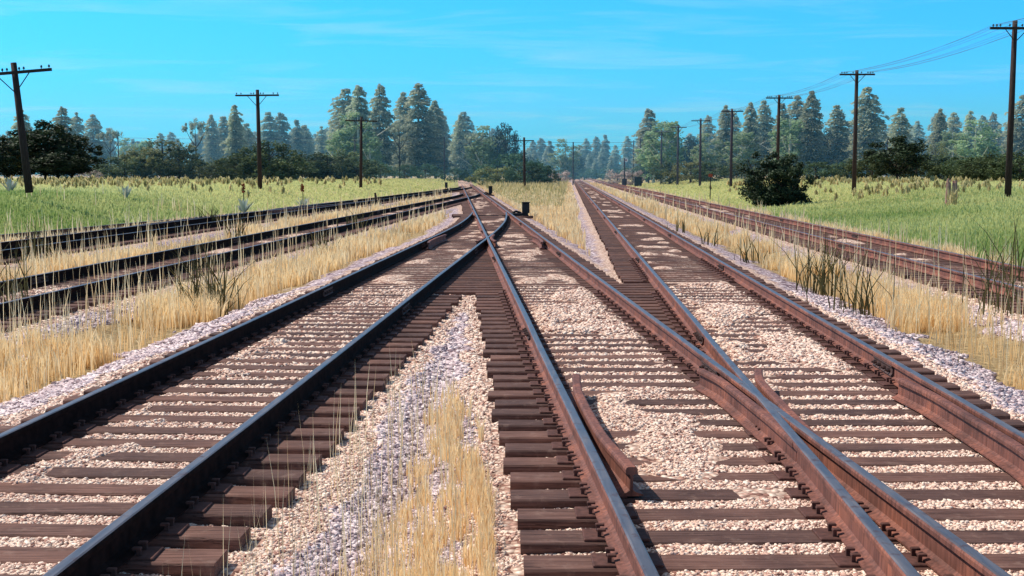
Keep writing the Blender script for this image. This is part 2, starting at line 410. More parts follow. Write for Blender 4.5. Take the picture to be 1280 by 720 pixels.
# ------------------------------------------------------------------ rails
PROF = [(-.070, 0), (.070, 0), (.070, .010), (.030, .022), (.010, .036), (.008, .118), (.014, .128), (.035, .134), (.0365, .158), (.031, .170), (.022, .1745),
        (-.022, .1745), (-.031, .170), (-.0365, .158), (-.035, .134), (-.014, .128), (-.008, .118), (-.010, .036), (-.030, .022), (-.070, .010)]
TOPF = {9, 10, 11}
def sweep(pts, zoff=.010, origin=(0, 0, 0), polished=True, cap=True, dark=False):
    pts = np.asarray(pts, float); n = len(pts)
    if pts.shape[1] == 2: pts = np.column_stack([pts, np.zeros(n)])
    t = np.gradient(pts[:, :2], axis=0); t /= np.linalg.norm(t, axis=1)[:, None]
    nr = np.stack([t[:, 1], -t[:, 0]], 1)
    P = np.array(PROF); m = len(P)
    V = np.zeros((n, m, 3))
    V[..., :2] = pts[:, None, :2] + nr[:, None, :] * P[None, :, 0:1]
    V[..., 2] = pts[:, None, 2] + P[None, :, 1] + zoff
    V -= np.array(origin)
    fs = []; mi = []
    for i in range(n - 1):
        for k in range(m):
            q = (k + 1) % m; fs.append((i * m + q, i * m + k, (i + 1) * m + k, (i + 1) * m + q)); mi.append(1 if (polished and k in TOPF) else 0)
    me = bpy.data.meshes.new('rail')
    if cap:
        fs.append(tuple(range(m))); mi.append(0); fs.append(tuple((n - 1) * m + k for k in range(m))[::-1]); mi.append(0)
    me.from_pydata(V.reshape(-1, 3).tolist(), [], fs)
    me.materials.append(M['rust_shaded' if dark else 'rust']); me.materials.append(M['polish']); me.polygons.foreach_set('material_index', mi)
    me.update(); return me
def offset(path, o, wob=0, seed=0):
    t = np.gradient(path, axis=0); t /= np.linalg.norm(t, axis=1)[:, None]
    nr = np.stack([t[:, 1], -t[:, 0]], 1)
    w = (vnoise(path[:, 1] * .35 + seed * 17, path[:, 1] * 0 + seed * 3.3) - .5) * wob if wob else 0
    return path + nr * (o + w)[:, None] if wob else path + nr * o
def densify(p, step=1.0):
    seg = np.linalg.norm(np.diff(p, axis=0), axis=1); s = np.concatenate([[0], np.cumsum(seg)])
    q = np.concatenate([np.arange(0, min(s[-1], 60), step), np.arange(60, s[-1], 5) if s[-1] > 60 else []]) if s[-1] > 60 else np.linspace(0, s[-1], max(3, int(s[-1] / step)))
    return np.stack([np.interp(q, s, p[:, 0]), np.interp(q, s, p[:, 1])], 1)

def joint_mesh(side):
    b = MB()
    prof = [(.010, .030), (.034, .030), (.040, .040), (.024, .062), (.024, .100), (.036, .122), (.034, .130), (.010, .130)]
    for s in (-1, 1):
        n = len(prof); vs = [(s * a, yy, zz) for yy in (-.33, .33) for a, zz in prof]
        fs = [(k, (k + 1) % n, n + (k + 1) % n, n + k) for k in range(n)] + [tuple(range(n)), tuple(n + k for k in range(n))[::-1]]
        b.add(vs, fs)
        for q in (-.24, -.09, .09, .24):
            b.tube([(s * .022, q, .080), (s * .052, q, .080)], .021, 6); b.tube([(s * .05, q, .080), (s * .072, q, .080)], .011, 6)
    return b.mesh('joint_bar', M['iron'])
JOINT = joint_mesh(1)
def plate_mesh():
    b = MB(); b.box((0, 0, .006), (.34, .19, .014), bev=.004)
    for sx, sy in ((-1, .045), (1, -.045), (-1, -.05), (1, .05)):
        b.box((sx * .088, sy, .030), (.020, .018, .04)); b.box((sx * .078, sy, .048), (.046, .030, .012), bev=.003)
    return b.mesh('tie_plate', M['rustplate'])
M['rust_shaded'] = simple('shade_blackened_rail_steel', (.016, .008, .007), .85, 12, .6); M['rust_shaded'].node_tree.nodes['Principled BSDF'].inputs['Specular IOR Level'].default_value = .06  # left-hand rails: their shaded look is put into a near-black base colour
M['rustplate'] = simple('rusted_tie_plate', (.095, .042, .034), .8, 30, .35)
PLATE = plate_mesh()
def tie_mesh(Lx, w, rnd, top=True):
    """a hewn timber with slightly uneven arrises and split ends"""
    n = max(4, int(Lx / .5)); hx = Lx / 2; b = MB(); e = .010; vs = []
    for i in range(n + 1):
        xx = -hx + Lx * i / n + (rnd.uniform(-.012, .012) if i in (0, n) else 0); j = lambda a: rnd.uniform(-a, a)
        y0, y1 = -w / 2 + j(.005), w / 2 + j(.005); zt = j(.0022) - .0025
        vs += [(xx, y0, -.165), (xx, y0, zt - e), (xx, y0 + e, zt), (xx, y1 - e, zt), (xx, y1, zt - e), (xx, y1, -.165)]
    fs = []
    for i in range(n):
        for k in range(5): fs.append((i * 6 + k, (i + 1) * 6 + k, (i + 1) * 6 + k + 1, i * 6 + k + 1))
    fs.append(tuple(range(6))[::-1] if 0 else (0, 1, 2, 3, 4, 5)); fs.append(tuple(n * 6 + k for k in range(6))[::-1])
    b.add(vs, fs, tint=rnd.random()); return b
trnd = random.Random(5)
SP = .408
def build_track(name, key, label, ties, zoff, joints=(), plates_to=0, wob=.012, y_org=10, group=None, rail_z=.010, parts=100):
    p = PATH[key]; org = (float(xc(key, y_org)), float(y_org), -.2)
    root = empty(name, org, label, 'railway track', group)
    dp = densify(p)
    for si, s in enumerate((-1, 1)):
        rp = offset(dp, s * G, wob, seed=hash(key) % 1 + si + len(key))
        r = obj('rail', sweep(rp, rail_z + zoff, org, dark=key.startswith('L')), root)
        for jy in joints[si] if joints else ():
            px_, py_ = np.interp(jy, rp[:, 1], rp[:, 0]), jy
            dx = np.interp(jy + 1, rp[:, 1], rp[:, 0]) - px_
            obj('joint_bar', JOINT, r, (px_ - org[0], py_ - org[1], rail_z + zoff - org[2]), (0, 0, -math.atan(dx)))
    rest = MB(); cnt = 0
    for (yy, xa, xb, ang, rails) in ties:
        xa += trnd.uniform(-.035, .035); xb += trnd.uniform(-.035, .035)
        cx, Lx = (xa + xb) / 2, xb - xa; a = ang + trnd.uniform(-.006, .006); w = trnd.uniform(.215, .24)
        b = tie_mesh(Lx, w, trnd)
        if cnt < parts:
            t = obj('tie', b.mesh('tie', M['tie']), root, (cx - org[0], yy - org[1], zoff - org[2]), (0, 0, a))
            if yy < plates_to:
                for rx in rails:
                    obj('tie_plate', PLATE, t, (rx - cx, (rx - cx) * -math.tan(a) * 0, 0), (0, 0, (AC + AR) / 2 - a))
        else:
            R_ = Matrix.Rotation(a, 3, 'Z')
            rest.add([tuple(R_ @ Vector(v) + Vector((cx - org[0], yy - org[1], zoff - org[2]))) for v in b.v], b.f, tint=b.t[0])
        cnt += 1
    if rest.v: tag(obj('ties', rest.mesh('ties', M['tie']), root), kind='stuff')
    return root
HL = 1.27
def rl(key, y): c = float(xc(key, y)); return [c - G, c + G]
YA, YB = 19.0, 20.7
def cties():
    out = []; y = 3.6
    while y < 330:
        c = float(xc('C', y)); xa, xb, rails, ang = c - HL, c + HL, rl('C', y), -AC
        if y < YB: xb = float(xc('R', y)) + HL; rails = rails + rl('R', y); ang = 0
        if YA < y < 53.5: xa = float(xc('LT', y)) - HL; rails = rails + rl('LT', y) if y < 50 else rails; ang = 0
        if 78 < y < 112: xa = float(xc('LT2', min(y, 109))) - HL; ang = 0
        if 128 < y < 165: xa = float(xc('LT3', min(y, 160))) - HL; ang = 0
        if 53.5 <= y < 56.5: xa -= .5
        out.append((y, xa, xb, ang, rails)); y += SP
    return out
def sties(key, y0, y1, a=AR):
    out = []; y = y0
    while y < y1:
        c = float(xc(key, y)); out.append((y, c - HL, c + HL, -a, rl(key, y))); y += SP
    return out
kk = 11.9
build_track('railway_track', 'C', 'centre railway track with guard rail running straight to the far trees, between two diverging tracks', cties(), 0.0,
            joints=([13.4 + kk * i for i in range(8)], [10.7, 26.8, 31.2] + [43 + kk * i for i in range(5)]), plates_to=19)
Ctrack = bpy.data.objects['railway_track']
build_track('railway_track', 'R', 'right-hand railway track crossing the centre rail at the near frog', sties('R', YB + .2, 330), .002,
            joints=([13.0 + kk * i for i in range(9)], [11.0 + kk * i for i in range(9)]), plates_to=26)
build_track('railway_track', 'LT', 'nearest track on the left, its shaded black rails curving into the centre track', sties('LT', 2.9, YA - .2), .004,
            joints=([6.1, 18.0, 29.9, 41.5], [15.7, 27.6, 39.4]), plates_to=17)
build_track('railway_track', 'LT2', 'second siding to the left, dark rails half hidden by dry grass', sties('LT2', 11, 78), .003,
            joints=([20 + kk * i for i in range(5)], [25 + kk * i for i in range(5)]))
build_track('railway_track', 'LT3', 'third siding to the left, along the edge of the green meadow', sties('LT3', 22, 128), .003)
build_track('railway_track', 'R2', 'far right siding with rusty rails beside the green field', sties('R2', 14, 300), .003,
            joints=([17.6 + kk * i for i in range(8)], [22.5 + kk * i for i in range(8)]), y_org=20)
# buried siding leaving the third left track through the grass
org = (float(xc('SD', 60)), 60., -.2)
sd = empty('railway_track', org, 'overgrown spur track sinking into green grass at the far left', 'railway track')
for s in (-1, 1):
    rp = offset(densify(PATH['SD']), s * G); zz = np.array([zg(a, b) for a, b in rp]) * .0 + np.array([min(.10, max(-.02, zg(a, b) + .15)) for a, b in rp])
    obj('rail', sweep(np.column_stack([rp, zz]), -.10, org, polished=True), sd)

# guard and wing rails around the near frog and the far frog
def C_(s, o): return fr(AC, s, OC + o)
def R_(s, o): return fr(AR, s, OFF['R'] + o)
def extra(name, pts, z=.010, label=None):
    p = np.array(pts); seg = np.linalg.norm(np.diff(p, axis=0), axis=1); s = np.concatenate([[0], np.cumsum(seg)]); q = np.linspace(0, s[-1], 26)
    from_ = np.stack([np.interp(q, s, p[:, 0]), np.interp(q, s, p[:, 1])], 1)
    ker = np.array([.25, .5, .25])
    for _ in range(3):
        f2 = from_.copy()
        for a in (0, 1): f2[1:-1, a] = np.convolve(from_[:, a], ker, 'valid')
        from_ = f2
    o = obj(name, sweep(from_, z, Ctrack.location[:], polished=False), Ctrack)
    if label: o['label'] = label
    return o
extra('guard_rail', [C_(9.95, -G + .19), C_(9.2, -G + .125), C_(8.4, -G + .118), C_(7.6, -G + .122), C_(6.72, -G + .19)], .013, 'short curved check rail with cut end beside the left rail')
extra('guard_rail', [R_(9.95, G - .20), R_(9.3, G - .135), R_(8.4, G - .135), R_(7.4, G - .135), R_(6.4, G - .24)], .013, 'check rail inside the far right rail of the frog')
# crossing point of right rail of C and left rail of R
A = np.array([[math.sin(AR), -math.sin(AC)], [math.cos(AR), -math.cos(AC)]])
sR, sC = np.linalg.solve(A, fr(AC, 0, OC + G) - fr(AR, 0, OFF['R'] - G))
extra('wing_rail', [C_(sC + 1.25, G - .19), C_(sC + .75, G - .125), C_(sC + .1, G - .125), R_(sR - .95, -G - .04), R_(sR - 1.6, -G - .0)], .0075, 'rusty wing rail bent away beside the joint')
extra('wing_rail', [R_(sR + 1.25, -G + .20), R_(sR + .75, -G + .125), R_(sR + .1, -G + .125), C_(sC - .95, G + .04), C_(sC - 1.6, G)], .0075)
yf = 31.7
def LTp(y, o):
    p = PATH['LT']; return np.array((float(xc('LT', y)) + o, y))
extra('wing_rail', [LTp(30.3, G - .17), LTp(31.2, G - .10), LTp(32.2, G - .10), C_(33.6, -G - .05)], .0075)
extra('wing_rail', [C_(30.3, -G + .17), C_(31.2, -G + .10), C_(32.2, -G + .10), LTp(33.6, G + .05)], .0075)
extra('guard_rail', [LTp(29.4, -G + .2), LTp(30.3, -G + .13), LTp(32, -G + .13), LTp(33.5, -G + .2)], .013)
extra('guard_rail', [C_(29.6, G - .2), C_(30.5, G - .13), C_(32, G - .13), C_(33.2, G - .2)], .013)
# throw rods of the two far switches lie across the ties
for yy, k2 in ((53.2, 'C'), (107.5, 'C')):
    b = MB(); c = float(xc('C', yy)); b.box((c - Ctrack.location.x - .1, yy + .2 - Ctrack.location.y, .03 + .2), (1.7, .05, .03)); b.box((c - Ctrack.location.x + 1.0, yy + .2 - Ctrack.location.y, .03 + .2), (1.3, .06, .03))
    obj('throw_rod', b.mesh('throw_rod', M['box']), Ctrack)

# ------------------------------------------------------------------ switch stands (black boxes beside the switches)
def switch_stand(x, y, sgn, h, label):
    r = empty('switch_stand', (x, y, zg(x, y)), label, 'switch stand', 'black switch stands')
    top = .24 - 0
    b = MB(); b.box((0, 0, .12), (.22, .2, .24)); b.box((0, 0, h / 2 + .22), (.34, .30, h), bev=.03); b.box((0, 0, h + .24), (.38, .34, .04), bev=.01); obj('housing', b.mesh('housing', M['box']), r)
    b = MB(); b.box((-sgn * .4, 0, .16), (.6, .16, .12), bev=.02); b.tube([(-sgn * .2, 0, .22), (-sgn * .45, 0, .30), (-sgn * .6, 0, .22)], .05, 8); b.box((-sgn * .45, .02, .12), (.34, .3, .2), bev=.03)
    obj('linkage', b.mesh('linkage', M['box']), r)
    b = MB(); b.box((-sgn * .2, 0, .04), (1.1, .5, .10), bev=.02); obj('timber_base', b.mesh('timber_base', M['tie']), r)
    return r
switch_stand(.62, 53.4, 1, .46, 'nearest black switch stand box, right of the centre track beside tall dry grass')
switch_stand(-1.95, 108, 1, .62, 'middle black switch stand box, smaller, right of the centre track farther off')
switch_stand(-8.3, 150, -1, .75, 'farthest black switch stand, small, left of the centre track by the meadow')

# ------------------------------------------------------------------ grasses
def blades(name, x, y, z, h, w, tint, m, label, cat='grass', lean=.25, droop=.2, kind='stuff', parent=None, origin=(0, 0, 0)):
    n = len(x); a = RNG.random(n) * 2 * PI; fa = RNG.normal(.65, .8, n)            # blade width mostly faces any way
    wx, wy = np.cos(fa) * w / 2, np.sin(fa) * w / 2
    ln = (RNG.random(n) * lean + RNG.random(n) ** 3 * lean) * h; dx, dy = np.cos(a) * ln, np.sin(a) * ln
    V = np.zeros((n, 5, 3))
    V[:, 0] = np.stack([x - wx, y - wy, z - .03], 1); V[:, 1] = np.stack([x + wx, y + wy, z - .03], 1)
    mx, my = x + dx * .35, y + dy * .35; mz = z + h * .55
    V[:, 2] = np.stack([mx + wx * .8, my + wy * .8, mz], 1); V[:, 3] = np.stack([mx - wx * .8, my - wy * .8, mz], 1)
    V[:, 4] = np.stack([x + dx, y + dy, z + h * (1 - droop * RNG.random(n))], 1)
    V -= np.array(origin)
    b = (np.arange(n) * 5)[:, None]
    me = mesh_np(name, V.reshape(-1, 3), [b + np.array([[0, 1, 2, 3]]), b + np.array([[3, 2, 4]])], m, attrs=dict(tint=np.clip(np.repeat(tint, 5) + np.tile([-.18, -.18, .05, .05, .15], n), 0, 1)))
    return tag(obj(name, me, parent, origin if any(origin) else None), label, cat, kind=kind)
def W(y, k=.0011, mn=.0045): return np.maximum(mn, k * y)

# dry straw in the corridor
x, y = sample_front(1150000, 4.3, 260, .47)
z, fresh, gravel, green, d, dn, dy, u, n1, n2, n3 = fields(x, y)
corr = (u > -15.9) & (u < 9.9)
nn = fbm(x * .55 + 70, y * .4 + 8, 3)
wgt = sstep(2.12, 2.5, dn + (n2 - .5) * .9) * sstep(1.75, 2.15, dy + (n2 - .5) * .8) * (.06 + .94 * sstep(.38, .54, nn)) * (.25 + .75 * sstep(.35, .55, fbm(x * 2.3 + 11, y * 1.1, 2)))
vl = (x > xc('LT', y)) & (x < xc('C', y)) & (y < 17)
patch = (1.0 * np.exp(-(((x + .44) / .26) ** 2 + ((y - 7.4) / 1.3) ** 2)) + 1.0 * np.exp(-(((x + .17) / .13) ** 2 + ((y - 7.6) / 1.2) ** 2)) + 1.2 * np.exp(-(((x + .50) / .32) ** 2 + ((y - 5.6) / 1.0) ** 2)) + 1.0 * np.exp(-(((x + .10) / .10) ** 2 + ((y - 6.0) / 1.1) ** 2)) + .7 * np.exp(-(((x + .55) / .2) ** 2 + ((y - 9.6) / 1.2) ** 2)))
patch = patch * sstep(1.34, 1.42, dist('C', x, y)) * (.35 + 1.3 * sstep(.3, .6, fbm(x * 6, y * 2.2, 2))) * sstep(1.35, 1.6, dist('LT', x, y))
wgt = np.where(vl, sstep(.3, 1.0, patch) * .66 * (.25 + .75 * sstep(.42, .55, n2)), wgt)
vr = (x > xc('C', y)) & (x < xc('R', y))
wgt = np.where(vr, sstep(26, 29, y + (n2 - .5) * 4) * sstep(1.75, 2.15, dn + (n2 - .5) * .5) * (y > 20), wgt)
k = corr & (RNG.random(len(x)) < wgt)
x1, y1, z1, t1 = x[k], y[k], z[k], nn[k]; h = (.20 + .26 * RNG.random(k.sum()) + .14 * RNG.random(k.sum()) ** 3) * np.where(y1 < 12, .75, 1.1)
h *= np.where((x1 > xc('LT', y1)) & (x1 < xc('C', y1)) & (y1 < 17), .62, 1) * .8
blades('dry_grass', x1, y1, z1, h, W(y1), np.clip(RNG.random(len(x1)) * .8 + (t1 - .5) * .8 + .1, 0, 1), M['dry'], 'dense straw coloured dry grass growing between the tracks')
# tall thin stalks in front of and over the sidings
x, y = sample_front(60000, 4.3, 150, .47)
z, fresh, gravel, green, d, dn, dy, u, n1, n2, n3 = fields(x, y)
wgt = np.where((u > -15.9) & (u < 9.9), sstep(1.9, 2.5, dn) * (.22 * sstep(1.2, 1.7, dy) + .03), .0)
vl = (x > xc('LT', y)) & (x < xc('C', y)) & (y < 11)
wgt = np.where(vl, sstep(1.32, 1.5, d) * .16 * (y < 10.5) + .10 * (patch[:1].mean() * 0 + 1) * sstep(1.7, 1.9, d) * (y < 9), wgt)
wgt = np.where((u < -15.9) & (u > -24) & (y < 60), .22 * sstep(.45, .6, fbm(x * .3, y * .3, 2)), wgt)
k = RNG.random(len(x)) < wgt
h = .45 + .5 * RNG.random(k.sum()); h *= np.where(y[k] < 11, .75, 1)
blades('straw_stalks', x[k], y[k], z[k], h, W(y[k], .0007, .003), RNG.random(k.sum()), M['stalk'], 'thin pale straw stalks standing above the sidings', lean=.12, droop=.05)
# green meadow
x, y = sample_front(620000, 18, 240, .47)
z, fresh, gravel, green, d, dn, dy, u, n1, n2, n3 = fields(x, y)
k = (RNG.random(len(x)) < green * .95) & (d > 1.35)
x1, y1 = x[k], y[k]
tn = fbm(x1 * .12 + 5, y1 * .09, 3); h = (.06 + .13 * RNG.random(k.sum()) ** 1.5 + .12 * (RNG.random(k.sum()) < .08))
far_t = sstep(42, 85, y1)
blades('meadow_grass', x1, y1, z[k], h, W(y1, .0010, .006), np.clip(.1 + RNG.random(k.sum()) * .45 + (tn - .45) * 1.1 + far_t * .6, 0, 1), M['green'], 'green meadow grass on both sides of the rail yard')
# olive weeds with seed heads behind the meadow
def seedweeds(name, n, ymin, ymax, umin, hh, label, m, side):
    x, y = sample_front(n, ymin, ymax, .47)
    u = latR(x, y); nn = fbm(x * .08 + 3, y * .05, 3)
    wg = sstep(umin, umin + 8, u * side) * (.15 + .85 * sstep(.36, .55, nn)) * sstep(ymin, ymin + 40, y)
    k = RNG.random(n) < wg; x, y = x[k], y[k]; n = len(x)
    z = fields(x, y)[0]; h = hh * (.5 + .7 * RNG.random(n)); w = W(y, .0006, .01)
    # every weed: a stem blade + 7 seed quads
    V = []; a = RNG.random(n) * 2 * PI; lx, ly = np.cos(a) * h * .12, np.sin(a) * h * .12
    q = 8; t = np.tile(np.linspace(.35, 1, q), (n, 1)) + (RNG.random((n, q)) - .5) * .08
    cx = x[:, None] + lx[:, None] * t + (RNG.random((n, q)) - .5) * h[:, None] * .28 * (1.15 - t); cy = y[:, None] + ly[:, None] * t; cz = z[:, None] + h[:, None] * t
    s = (w[:, None] * (1.6 + 1.6 * RNG.random((n, q)))); fa = RNG.random((n, q)) * PI
    ux, uy = np.cos(fa) * s, np.sin(fa) * s; sv = s * 1.5
    Q = np.stack([np.stack([cx - ux, cy - uy, cz - sv * .3], -1), np.stack([cx, cy, cz - sv], -1), np.stack([cx + ux, cy + uy, cz + sv * .3], -1), np.stack([cx, cy, cz + sv], -1)], 2).reshape(-1, 3)
    S = np.stack([np.stack([x - w * .4, y, z], -1), np.stack([x + w * .4, y, z], -1), np.stack([x + lx, y + ly, z + h], -1)], 1).reshape(-1, 3)
    nq = len(Q); F4 = np.arange(nq).reshape(-1, 4); F3 = nq + np.arange(len(S)).reshape(-1, 3)
    tt = RNG.random(n) * .7 + .15
    T = np.concatenate([np.repeat(np.clip(tt[:, None] + (RNG.random((n, q)) - .5) * .4, 0, 1).ravel(), 4), np.repeat(tt, 3)])
    tag(obj(name, mesh_np(name, np.concatenate([Q, S]), [F4, F3], m, attrs=dict(tint=T))), label, 'weeds', kind='stuff')
seedweeds('seed_weeds', 3000, 52, 150, 14, .42, 'olive brown weeds with seed heads on the right field edge', M['weed'], 1)
seedweeds('seed_weeds', 2600, 55, 150, 19, .42, 'olive brown weeds with seed heads on the left field edge', M['weed'], -1)
# weeds in the middle between the tracks, far off
x, y = sample_front(24000, 70, 330, .1); 
k = (x > xc('C', y) + 2.2) & (x < xc('R', y) - 2.6) & (y < 330); x, y = x[k], y[k]
z = fields(x, y)[0]
blades('field_weeds', x, y, z, .5 + .8 * RNG.random(len(x)) * sstep(90, 160, y), W(y, .0012, .01), RNG.random(len(x)) * .8, M['weed'], 'greenish weeds between the centre and right tracks far off', 'weeds')
# rushes: individual dark tufts
def rush(x, y, h, n, label, spread=.30, m='rush', group='dark green rush tufts'):
    r = np.random.default_rng(int(abs(x * 31 + y * 7) * 10)); V = []; Fq = []; T = []
    for i in range(n):
        a = r.random() * 2 * PI; ln = (r.random() ** 1.3) * .62 * h; bx, by = r.normal(0, spread * .45, 2); hh = h * (.45 + .6 * r.random()); w = .004 + .0004 * y
        dx, dy = math.cos(a), math.sin(a); fa = r.random() * PI; wx, wy = math.cos(fa) * w, math.sin(fa) * w * .3; b = len(V)
        kink = r.random() < .18
        for j, t in enumerate((0, .35, .7, 1)):
            o = ln * t ** 1.8; zz = hh * (t - .22 * t * t * (ln / h)); ww = (1, .9, .6, .08)[j]
            if kink and j == 3: zz *= .72; o *= 1.35
            V += [(bx + dx * o - wx * ww, by + dy * o - wy * ww, zz - .03), (bx + dx * o + wx * ww, by + dy * o + wy * ww, zz - .03)]
        for j in range(3): Fq.append((b + 2 * j, b + 2 * j + 1, b + 2 * j + 3, b + 2 * j + 2))
        T += [r.random()] * 8
    me = mesh_np('rush_tuft', np.array(V), np.array(Fq), M[m], attrs=dict(tint=np.array(T)))
    return tag(obj('rush_tuft', me, None, (x, y, zg(x, y))), label, 'rush tuft', group)
RUSH = [(-4.75, 18.6, 1.05, 90, 'large dark rush tuft in front of the second left siding, beside pale gravel'),
        (-4.35, 17.6, .6, 26, 'smaller rush tuft touching the large one on its gravel side'),
        (-7.2, 16.8, .95, 40, 'dark rush tuft at the left picture edge over the siding rails'),
        (-10.6, 26.5, .95, 34, 'spreading rush tuft between second and third left sidings'),
        (-10.2, 22.6, .8, 22, 'thin rush tuft between the sidings near the left picture edge'),
        (-4.9, 30.5, .7, 30, 'short rush clump in straw grass halfway along the left shoulder'),
        (-5.6, 42, .7, 30, 'farther rush clump near where the left tracks close together'),
        (-8.6, 37, .8, 26, 'rush tuft behind the second left siding amid straw'),
        (-12, 47, .8, 24, 'distant rush tuft along the third left siding'),
        (5.35, 20.6, 1.05, 44, 'tall rush tuft with long leaning blades right of the right track'),
        (5.0, 17.2, .85, 44, 'wide rush tuft nearest the camera on the right gravel shoulder'),
        (6.1, 22.4, .8, 24, 'rush tuft hugging the far right siding behind the tall one'),
        (6.9, 16.6, 1.0, 34, 'rush tuft growing over the far right siding rail at the right edge'),
        (5.3, 27.0, .6, 16, 'rush clump midway along the right shoulder'),
        (5.4, 33.0, .6, 14, 'rush clump beyond the midway one on the right shoulder'),
        (5.8, 41.0, .6, 14, 'farthest rush clump on the right shoulder'),
        (8.9, 21.0, 1.1, 16, 'sparse rush sprig with two long blades in front of green field')]
for a in RUSH: rush(a[0], a[1], a[2] * 1.25, int(a[3] * .95), a[4], .46)
# clumps of straw with visible tuft shape at the foot of the corridors
# agaves with red seed heads
def agave(x, y, s, label, head=True):
    r = np.random.default_rng(int(abs(x) * 10)); root = empty('agave_plant', (x, y, zg(x, y)), label, 'plant', 'grey green plants with red flower spikes')
    V = []; Fq = []; T = []
    for i in range(16):
        a = i * 2.4; L_ = s * (.55 + .35 * r.random()); out = .25 + .5 * r.random(); b = len(V); dx, dy = math.cos(a), math.sin(a); wx, wy = -dy, dx
        for t, w in ((0, .05), (.4, .075), (.8, .05), (1, .004)):
            o = L_ * out * t; zz = L_ * t * (1.05 - out * .4 * t)
            V += [(dx * o - wx * w * s, dy * o - wy * w * s, zz), (dx * o + wx * w * s, dy * o + wy * w * s, zz)]
        for j in range(3): Fq.append((b + 2 * j, b + 2 * j + 1, b + 2 * j + 3, b + 2 * j + 2))
        T += [r.random()] * 8
    obj('leaves', mesh_np('leaves', np.array(V), np.array(Fq), M['agave'], attrs=dict(tint=np.array(T))), root)
    if not head: return
    b = MB(); b.tube([(0, 0, 0), (0, 0, s * 1.2)], .02 * s); obj('stem', b.mesh('stem', M['rushm']), root)
    b = MB()
    for i in range(26):
        q = r.random(3); b.box(((q[0] - .5) * .13 * s, (q[1] - .5) * .13 * s, s * (1.02 + .38 * q[2])), (.05 * s, .05 * s, .06 * s), rot=Matrix.Rotation(q[0] * 6, 3, 'X'))
    obj('seed_head', b.mesh('seed_head', M['redflower']), root)
M['rushm'] = simple('plant_stem', (.10, .11, .04), .9)
agave(-13.9, 61.5, 1.15, 'grey green spiky plant with red seed head, below the second pole')
agave(-12.5, 71, 1.1, 'smaller grey green spiky plant with red seed head, farther right')
agave(-24.5, 58, 1.05, 'pale spiky plant in the meadow near the leaning pole', False)
agave(-19.5, 60, .9, 'faint pale spiky plant among tan weeds between the first two poles', False)

# ------------------------------------------------------------------ telegraph poles and wires
def pole(name, x, y, top, arm, label, group, lean=(0, 0), r=.14, pins=8, far=False, z0=None, rz=0.0, cross_z=.42):
    z0 = zg(x, y) - .1 if z0 is None else z0; h = top - z0; m = M['polefar' if far else 'pole']
    root = empty(name, (x, y, z0), label, 'telegraph pole', group, rz)
    lx, ly = lean
    def at(t): return (lx * t * h, ly * t * h, t * h)
    b = MB(); b.tube([at(0), at(.5), at(1)], [r * 1.12, r, r * .82], 10); obj('pole', b.mesh('pole', m, True), root)
    c = at(1 - cross_z / h); R_m = Matrix.Rotation(math.atan(lx), 3, 'Y')
    b = MB(); b.box((c[0], c[1] - r, c[2]), (arm, .10, .12), rot=R_m); obj('crossarm', b.mesh('crossarm', m), root)
    b = MB()
    for s in (-1, 1):
        p0 = R_m @ Vector((s * arm * .22, 0, -.04)); b.tube([(c[0] + p0.x, c[1] - r * 1.5, c[2] + p0.z), (c[0] - lx * .7, c[1] - r * .9, c[2] - arm * .26)], .022, 5)
    obj('brace', b.mesh('brace', m), root)
    pos = []
    if pins:
        fr_ = [.44, .37, .30, .12] if pins == 8 else [.47, .37, .14, .08]
        for s in (-1, 1):
            for q in fr_:
                p = R_m @ Vector((s * q * arm, 0, .06)); P = Vector((c[0], c[1] - r, c[2])) + p
                b = MB(); b.tube([P, P + Vector((0, 0, .07))], .014, 5, mi=0); b.tube([P + Vector((0, 0, .05)), P + Vector((0, 0, .10)), P + Vector((0, 0, .15))], [.045, .045, .022], 7, mi=1)
                if y < 150: obj('insulator', b.mesh('insulator', [m, M['insul']]), root)
                pos.append(Vector((x, y, z0)) + Matrix.Rotation(rz, 3, 'Z') @ (P + Vector((0, 0, .1))))
    return pos
rp = [(1258, 59.3, 30), (1066, 87.2, 90), (970, 114, 120), (912.5, 138, 137), (874, 161, 149), (846, 185, 157.5), (825.5, 210, 163.5), (810, 236, 169), (799.5, 262, 172.5), (791, 290, 176)]
names = ['tallest and nearest telegraph pole, cut by the right picture edge', 'second telegraph pole of the right row, above the green field', 'third telegraph pole of the right row, rising behind the dark shrub',
         'fourth pole of the right row, just left of the dark shrub', 'fifth pole of the right row, in front of a tall conifer', 'sixth pole of the right row, against a dark round tree', 'seventh pole of the right row, beside the pale birch trunk',
         'eighth pole of the right row, before the birch foliage', 'ninth tiny pole of the right row', 'tenth and farthest tiny pole of the right row']
wp = [[Vector((24.6 + (i - 3.5) * .3, 31, 9.4)) for i in range(8)]]
for (px, d, yt), nm in zip(rp, names):
    top = (217.5 - yt) * d / 1480 + CAMZ; x = (px - 640) / 1480 * d
    p = pole('telegraph_pole', x, d, top, 2.55, nm, 'telegraph poles right of the tracks', r=.145 if d < 100 else .16, far=d > 130, cross_z=.32 if d > 60 else .38, lean=(.004 * math.sin(d), 0))
    p = sorted(p, key=lambda v: v.x)
    wp.append(p)
for i in range(8):
    b = MB()
    for A_, B_ in zip(wp[1:-1] if False else wp[:-1], wp[1:]):
        P, Q = A_[i], B_[i]; pts = []
        for t in np.linspace(0, 1, 9): v = P.lerp(Q, t); v.z -= .55 * 4 * t * (1 - t) * (.55 if i % 2 else .7); pts.append(v)
        b.tube(pts, .0075, 4, cap=False)
    lab = ['outermost left', 'second left', 'third left', 'innermost left', 'innermost right', 'third right', 'second right', 'outermost right'][i]
    tag(obj('telegraph_wire', b.mesh('telegraph_wire', M['wire'])), f'thin wire strung on the {lab} insulators of the right pole row', 'wire', 'wires of the right pole row')
